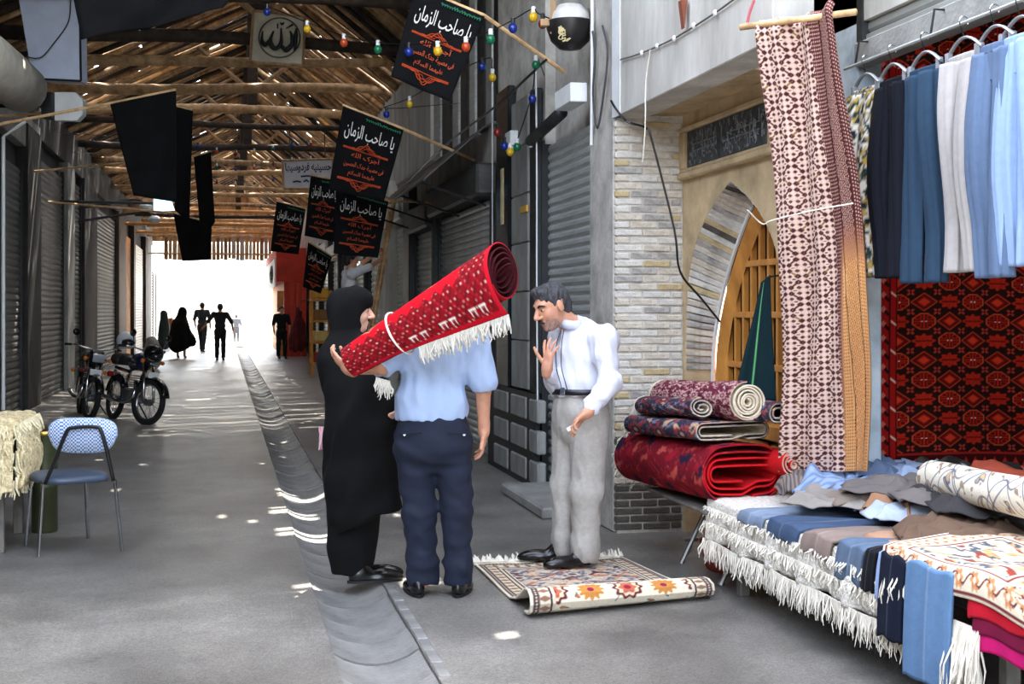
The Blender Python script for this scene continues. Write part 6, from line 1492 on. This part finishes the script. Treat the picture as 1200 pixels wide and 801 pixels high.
# pale sign box, flood lamp and rolled awning on the left
DB = 14.6
bx_ = empty('sign_box', W(58,95,DB), 'pale blue blank sign box mounted on the left wall', 'sign box')
q_ = [W(18,-24,DB), W(93,-20,DB), W(95,95,DB), W(38,92,DB)]; slab_pts('face', q_, -.22, M('sign_blue_white', (196,206,230), rough=.6, var=.05), bx_)
for a, b in ((1,2),(2,3)): MB().tube([q_[a]+np.array([0,-.01,0]), q_[b]+np.array([0,-.01,0])], .012, 4).build('edge', darkmetal, bx_)
MB().tube(bez([W(22,64,DB-.05), W(46,68,DB-.05), W(62,52,DB-.05), W(80,26,DB-.05), W(83,0,DB-.05)], 20), .007, 5).build('cable', blkt, bx_)
MB().tube([W(60,60,DB+.2), W(-40,70,DB+.3)], .03, 6).build('mount', darkmetal, bx_)
fl_ = empty('flood_lamp', W(80,143,DB), 'white square flood lamp under the pale sign box', 'lamp')
MB().prism([(64,108),(88,108),(97,117),(97,134),(90,141),(64,141)] and [((x-80)*DB/1500, (125-y)*DB/1500) for x, y in [(64,108),(88,108),(97,117),(97,134),(90,141),(64,141)]], vd(0,1,0)*.12, W(80,125,DB), RV[:,0], (0,0,1)).build('housing', white_, fl_)
MB().box((-.06,-.06,-.15), (.06,.10,.15), .01, RV, W(57,124,DB)).build('ballast', darkmetal, fl_); MB().tube([W(57,124,DB), W(-30,124,DB+.3)], .025, 6).build('arm', darkmetal, fl_)
aw = empty('rolled_awning', W(20,100,14), 'cream rolled canvas awning on the left wall', 'awning')
MB().tube([W(-80,20,11.0), W(8,88,13.6), W(26,104,14.2)], [.27,.27,.27], 20).build('canvas_roll', M('canvas_cream', (206,200,186), rough=.8, var=.1, bump=.2, bscale=12), aw, True); MB().lathe([(.27,0),(.24,.05),(.05,.06)], W(26,104,14.2), 20, axis=W(26,104,14.2)-W(8,88,13.6)).build('end_cap', white_, aw, True)
MB().tube([W(30,142,14.2), W(4,160,14.2), W(4,480,14.2)], .02, 6).build('support', white_, aw); MB().tube([W(4,160,14.2), W(-46,165,14.6)], .02, 6).build('wall_arm', darkmetal, aw)
# signs deeper on the left
bl_ = empty('small_lamp_sign', W(192,246,24), 'bright pale blue little sign under the black banners', 'sign'); slab_pts('panel', [W(180,228,24), W(197,226,24), W(203,246,24), W(180,247,24)], -.1, M('lit_panel', (150,210,235), rough=.4, emit=1.2), bl_); MB().tube([W(185,238,24.1), np.array([XL-.01, W(185,238,24.1)[1], W(185,238,24.1)[2]])], .03, 5).build('arm', darkmetal, bl_)
for k, (px, py) in enumerate([(166,240),(176,255)]):
    lp = empty('street_lamp', W(px,py,27), ['white bent lamp head by the left shops','white lamp head below the bent one'][k], 'lamp'); MB().tube(bez([np.array([XL-.01, W(px,py,27)[1], W(px,py,27)[2]-.1]), W(px-10,py-6,27), W(px+4,py,27)], 8), .03, 6).build('arm', darkmetal, lp); MB().ell(W(px+5,py+2,27), (.14,.2,.08), None, 12, 8).build('head', white_, lp, True)
# ------------------------------------------------------------------ coloured bulb strings
bc = {'b': (18,44,130), 'y': (206,166,30), 'o': (186,70,30), 'g': (18,104,66), 'r': (130,26,26)}
def bulbs(lab, pts_, ends=None):
    P_ = [W(x, y-9*10/D, D) for x, y, c, D in pts_]; o = empty('bulb_string', P_[0], lab, 'string lights'); MB().tube(bez((ends[:1] if ends else [])+P_+(ends[1:] if ends else []), 6*len(P_)), .005, 5).build('wire', blkt, o)
    for (x, y, c, D), p in zip(pts_, P_):
        b = W(x, y, D); s_ = MB().lathe([(.016,.0),(.018,.05),(.012,.055)], b+np.array([0,0,.022]), 10).build('socket', blkt if c in 'br' else white_, o); MB().ell(b, (.034,.034,.038), None, 12, 8).build('bulb', M('bulb_'+c, bc[c], rough=.15, var=.03), s_, True)
bulbs('string of coloured bulbs sagging across under the roof past the wooden sign', [(313,14,'b',12),(360,34,'y',11.5),(403,50,'o',11),(443,58,'g',10.6),(479,61,'b',9.9),(513,60,'y',9.6),(546,55,'o',9.5),(575,46,'g',9.4),(601,33,'b',9.4),(625,20,'y',9.4),(636,28,'r',9.4)], [W(290,-8,12.4), np.array([2.76, 9.2, 3.55])])
bulbs('string of coloured bulbs running down along the dark cladding strips', [(453,134,'b',13),(480,122,'y',12.6),(565,78,'b',11.2),(577,91,'y',11.1),(583,155,'r',11.1),(591,171,'b',11.0),(598,178,'y',11.0),(606,172,'g',11.0),(624,116,'b',10.6),(628,76,'g',10.4)], [np.array([XR+.08, 14.5, 3.9]), np.array([2.68, 10.6, 3.5])])
for k in range(3): bulbs(['faint bulb string between the far roof logs','second faint bulb string between the far roof logs','third faint bulb string deep under the roof'][k], [(232+22*i, 172+18*k+4*math.sin(i*.9)*1.0+5*math.sin(i*PI/6), 'byogr'[(i*2+k) % 5], 24+3*k) for i in range(7)], [np.array([XL-.01, 24+3*k, 4.7]), np.array([XR+.1, 24.2+3*k, 4.6])])
# ------------------------------------------------------------------ wall fittings on the right
wl_ = empty('wall_lamp', W(668,60,9.35), 'round dark lamp bowl on a wooden wall bracket above the shutter', 'lamp'); c = W(668,26,9.35)
MB().lathe([(.0,-.21),(.08,-.195),(.14,-.14),(.172,-.05),(.176,0)], c, 24, caps=False).build('bowl', M('lamp_bowl', (34,32,32), rough=.35), wl_, True); MB().lathe([(.0,.14),(.09,.12),(.14,.06),(.155,0)], c, 22, caps=False).build('glass_dome', M('frosted_glass', (214,212,206), rough=.4), wl_, True)
MB().box((-.24,-.03,-.025), (.24,.03,.025), .004, RV, W(672,27,9.3)).build('bracket_board', wood, wl_); MB().box((-.02,-.02,-.25), (.02,.02,.25), .004, RV, W(648,0,9.3)).build('bracket_post', wood, wl_); MB().box((-.02,-.02,-.25), (.02,.02,.25), .004, RV, W(694,0,9.3)).build('bracket_post', wood, wl_)
MB().tube([W(672,27,9.35), (2.62, W(672,27,9.35)[1], W(672,27,9.35)[2])], .02, 6).build('wall_arm', darkmetal, wl_)
wm = MB(); rr = random.Random(9); p = np.array([668.,30.])
pp = []
for k in range(60): p = p+np.array([rr.uniform(-5,5.2), rr.uniform(-3,4.0)]); p[0] = min(max(p[0],655),700); p[1] = min(max(p[1],10),75); pp.append(W(p[0], p[1], 9.2))
wm.tube(bez(pp, 180), .004, 4); wm.build('tangled_wire', M('cream_wire', (210,196,150), rough=.6), wl_)
jb = empty('junction_box', W(674,130,9.3), 'white metal box above the near steel shutter', 'electrical box'); MB().box(onX(656,130,2.5)+np.array([-.04,-.45,.0]), onX(656,130,2.5)+np.array([.09,.0,.14]), .006).build('box', white_, jb)
MB().tube([onX(658,132,2.55), onX(622,165,2.55)], .05, 12).build('conduit_roll', darkmetal, jb, True); MB().ell(onX(622,165,2.55), (.03,.05,.06), None, 10, 8).build('end_plug', white_, jb, True)
jb2 = tag(MB().box(onX(597,165,2.52)+np.array([-.02,-.12,-.08]), onX(597,165,2.52)+np.array([.1,.1,.08]), .006).build('switch_box', white_), 'small white switch box on the dark pier', 'electrical box')
def cable(pts_, lab, r=.007, mat=None, nm='cable', n=40): return tag(MB().tube(bez(pts_, n), r, 5).build(nm, mat or blkt), lab, 'cable')
cable([onX(716,118,2.56), onX(722,128,2.56), W(735,142,8.2), W(757,150,8.25), W(764,165,8.25), W(790,268,8.3), W(797,318,8.4), W(822,350,8.55), W(853,388,8.7)], 'black cable swooping across the brick pier to the wooden door', .008)
fc_ = cable([onX(727,70,2.565), onX(752,62,2.565), onX(790,45,2.565), onX(838,15,2.565), onX(880,-16,2.565)], 'steel wire pinned along the concrete fascia', .006, M('steel_wire', (120,118,112), metal=.5, rough=.5), 'fascia_wire')
for px, py in [(752,62),(770,54),(790,45),(813,30),(838,15)]: MB().ell(onX(px,py,2.56), (.012,.02,.018), None, 8, 6).build('clip', white_, fc_, True)
cable([onX(762,58,2.56), onX(757,95,2.555), onX(756,150,2.54), onX(753,190,2.53)], 'thin white string dangling from the concrete fascia', .004, fringem, 'dangling_string')
cable([onX(690,10,2.55), onX(697,60,2.55), onX(695,110,2.55), onX(700,150,2.55), onX(708,105,2.55), onX(712,60,2.55), onX(706,30,2.55)], 'looped grey cable on the plaster pilaster', .008, M('grey_cable', (70,70,72)), 'cable_loop')
cable([onX(694,0,2.55), onX(694,100,2.55), onX(693,170,2.56)], 'pale conduit running down the edge of the pilaster', .012, white_, 'conduit'); cable([onX(628,75,2.55), onX(629,200,2.56), onX(629,330,2.56), onX(630,480,2.56)], 'pale conduit along the edge of the near shutter', .007, white_, 'conduit')
cable([onX(462,230,2.5), onX(520,172,2.45), onX(580,125,2.5), onX(640,70,2.52)], 'black cable climbing along the canopy edge', .012, blkt, 'cable')
cable([onX(577,40,2.55), onX(577,150,2.56), onX(577,395,2.57)], 'thin pale rod standing along the dark pier', .005, white_, 'conduit')
rb = tag(MB().prism([(0,0),(.04,.0),(.02,-.16)], (0,.05,0), onX(806,0,2.565), (-1,0,0), (0,0,1)).build('rusty_bracket', M('rust', (130,70,50), rough=.8)), 'rusty iron bracket on the concrete fascia', 'bracket')
# yellow paint marks and drips on the pier
pm = tag(MB().box(onX(588,232,2.565)+np.array([0,-.06,-.25]), onX(588,232,2.565)+np.array([.02,.06,.28]), .004).build('paint_drip', M('cream_drip', (226,206,160), rough=.6)), 'cream paint drip on the black pier strip', 'paint mark'); pm2 = tag(MB().box(onX(613,245,2.555)+np.array([0,-.12,-.03]), onX(613,245,2.555)+np.array([.02,.12,.03]), .004).build('yellow_tag', M('yellow_tag', (206,160,60), rough=.6)), 'small ochre plate on the grey stone pilaster', 'plate')
# ------------------------------------------------------------------ far shops on the right
rs = empty('red_shop_front', (2.1,44,0), 'red painted shop front with a white emblem panel near the exit', 'shop front'); redw = M('red_wall', (206,64,48), rough=.7, var=.12, scale=2)
MB().box((1.72,43.6,2.5), (2.72,55,3.65), .02).build('canopy_box', redw, rs)
for k in range(4): MB().box((1.98+k*.19,43.6,0), (1.98+k*.19+.175,43.7,2.5), .01).build('red_board', redw, rs)
MB().box((2.0,43.7,0), (2.72,55,2.5), 0).build('shop_wall', M('ochre_paint'), rs)
ep = MB().box((1.69,43.9,2.35), (1.72,54,3.3), .0).build('white_panel', white_, rs)
MB().tube([(1.68, 46.5+.9*math.cos(a), 2.82+.28*math.sin(a)) for a in np.linspace(0, 2*PI, 24, endpoint=False)], .05, 5, closed=True).build('emblem_ring', ink, ep); MB().tube(bez([(1.68,46.9,2.95),(1.68,46.3,2.9),(1.68,46.6,2.75),(1.68,46.2,2.68)], 12), .05, 5).build('emblem_mark', ink, ep)
for k in range(3): MB().box((1.76,43.8,.0+k*.75), (1.98,44.1,.7+k*.75), .01).build('display_case', M('ochre_pipe'), rs)
mg = tag(sdf_obj('maroon_garment', [('c', np.array(W(350,362,36)), .06, np.array(W(350,380,36)), .16, .05), ('c', np.array(W(350,380,36)), .17, np.array(W(348,402,36)), .26, .05)], .02, M('maroon_cloth', (90,16,20), rough=.9), None, wrinkles(3,.03,14,(1,1,.1))), 'maroon garment hanging outside the far right shops', 'garment')
MB().tube([W(350,361,36), W(350,358,36)+np.array([0,0,.15]), np.array([2.74, W(350,358,36)[1], W(350,358,36)[2]+.15])], .015, 5).build('hook', darkmetal, mg)
yc = empty('yellow_stand', (2.2,30.5,0), 'yellow wooden goods stand with shelves below the tilted banner', 'stand')
for k in range(4): MB().box((2.0,30.2,.25+k*.5), (2.5,30.9,.30+k*.5), .01).build('shelf', M('ochre_paint'), yc)
for x_ in (2.02,2.46):
    for y_ in (30.22,30.86): MB().box((x_-.025,y_-.025,0), (x_+.025,y_+.025,2.0), .005).build('post', M('ochre_paint'), yc)
for k, c_ in enumerate([(190,60,40),(230,200,120),(150,110,60),(220,170,60)]): MB().box((2.06,30.25,.31+.5*(k%4)), (2.4,30.6,.55+.5*(k%4)), .02).build('carton', M('carton_%d' % k, c_), yc)
# far left goods
for k, (px, py, h_, c_, lab) in enumerate([(178,432,.9,(170,168,160),'grey white crate in front of the far left shops'),(192,410,1.6,(40,60,58),'dark teal cloth rack by the far left shops'),(200,408,1.3,(176,120,90),'brown bale beside the dark teal rack')]):
    g = onG(px, py); o = empty('market_goods', [g[0],g[1],0], lab, 'goods'); sdf_obj('bale', [('c', g+np.array([0,0,.25]), .25, g+np.array([0,0,h_-.2]), .16, .1), ('-p', (0,0,.005), (0,0,-1))], .03, M('goods_%d' % k, c_, rough=.9), o, wrinkles(k,.02,12)); MB().tube([g+np.array([-.2,0,h_*.6]), g+np.array([.2,0,h_*.62])], .02, 5).build('strap', fringem, o)
# the exit: pale sunlit building outside
ob = empty('far_building', (2,78,0), 'pale building in the sunlight outside the far exit', 'building'); bm_ = M('far_plaster', (226,220,208), rough=.9)
MB().box((2.4,74,0), (10,86,7), 0).build('wall', bm_, ob); MB().box((-24,88,0), (16,96,6), 0).build('wall', bm_, ob)
for k in range(5): w_ = MB().box((2.9+k*1.4,73.93,.9), (3.7+k*1.4,74.02,2.3), 0).build('window', M('grey_frame', (120,120,122)), ob); MB().box((2.98+k*1.4,73.9,.98), (3.62+k*1.4,73.94,2.22), 0).build('pane', glassd, w_)
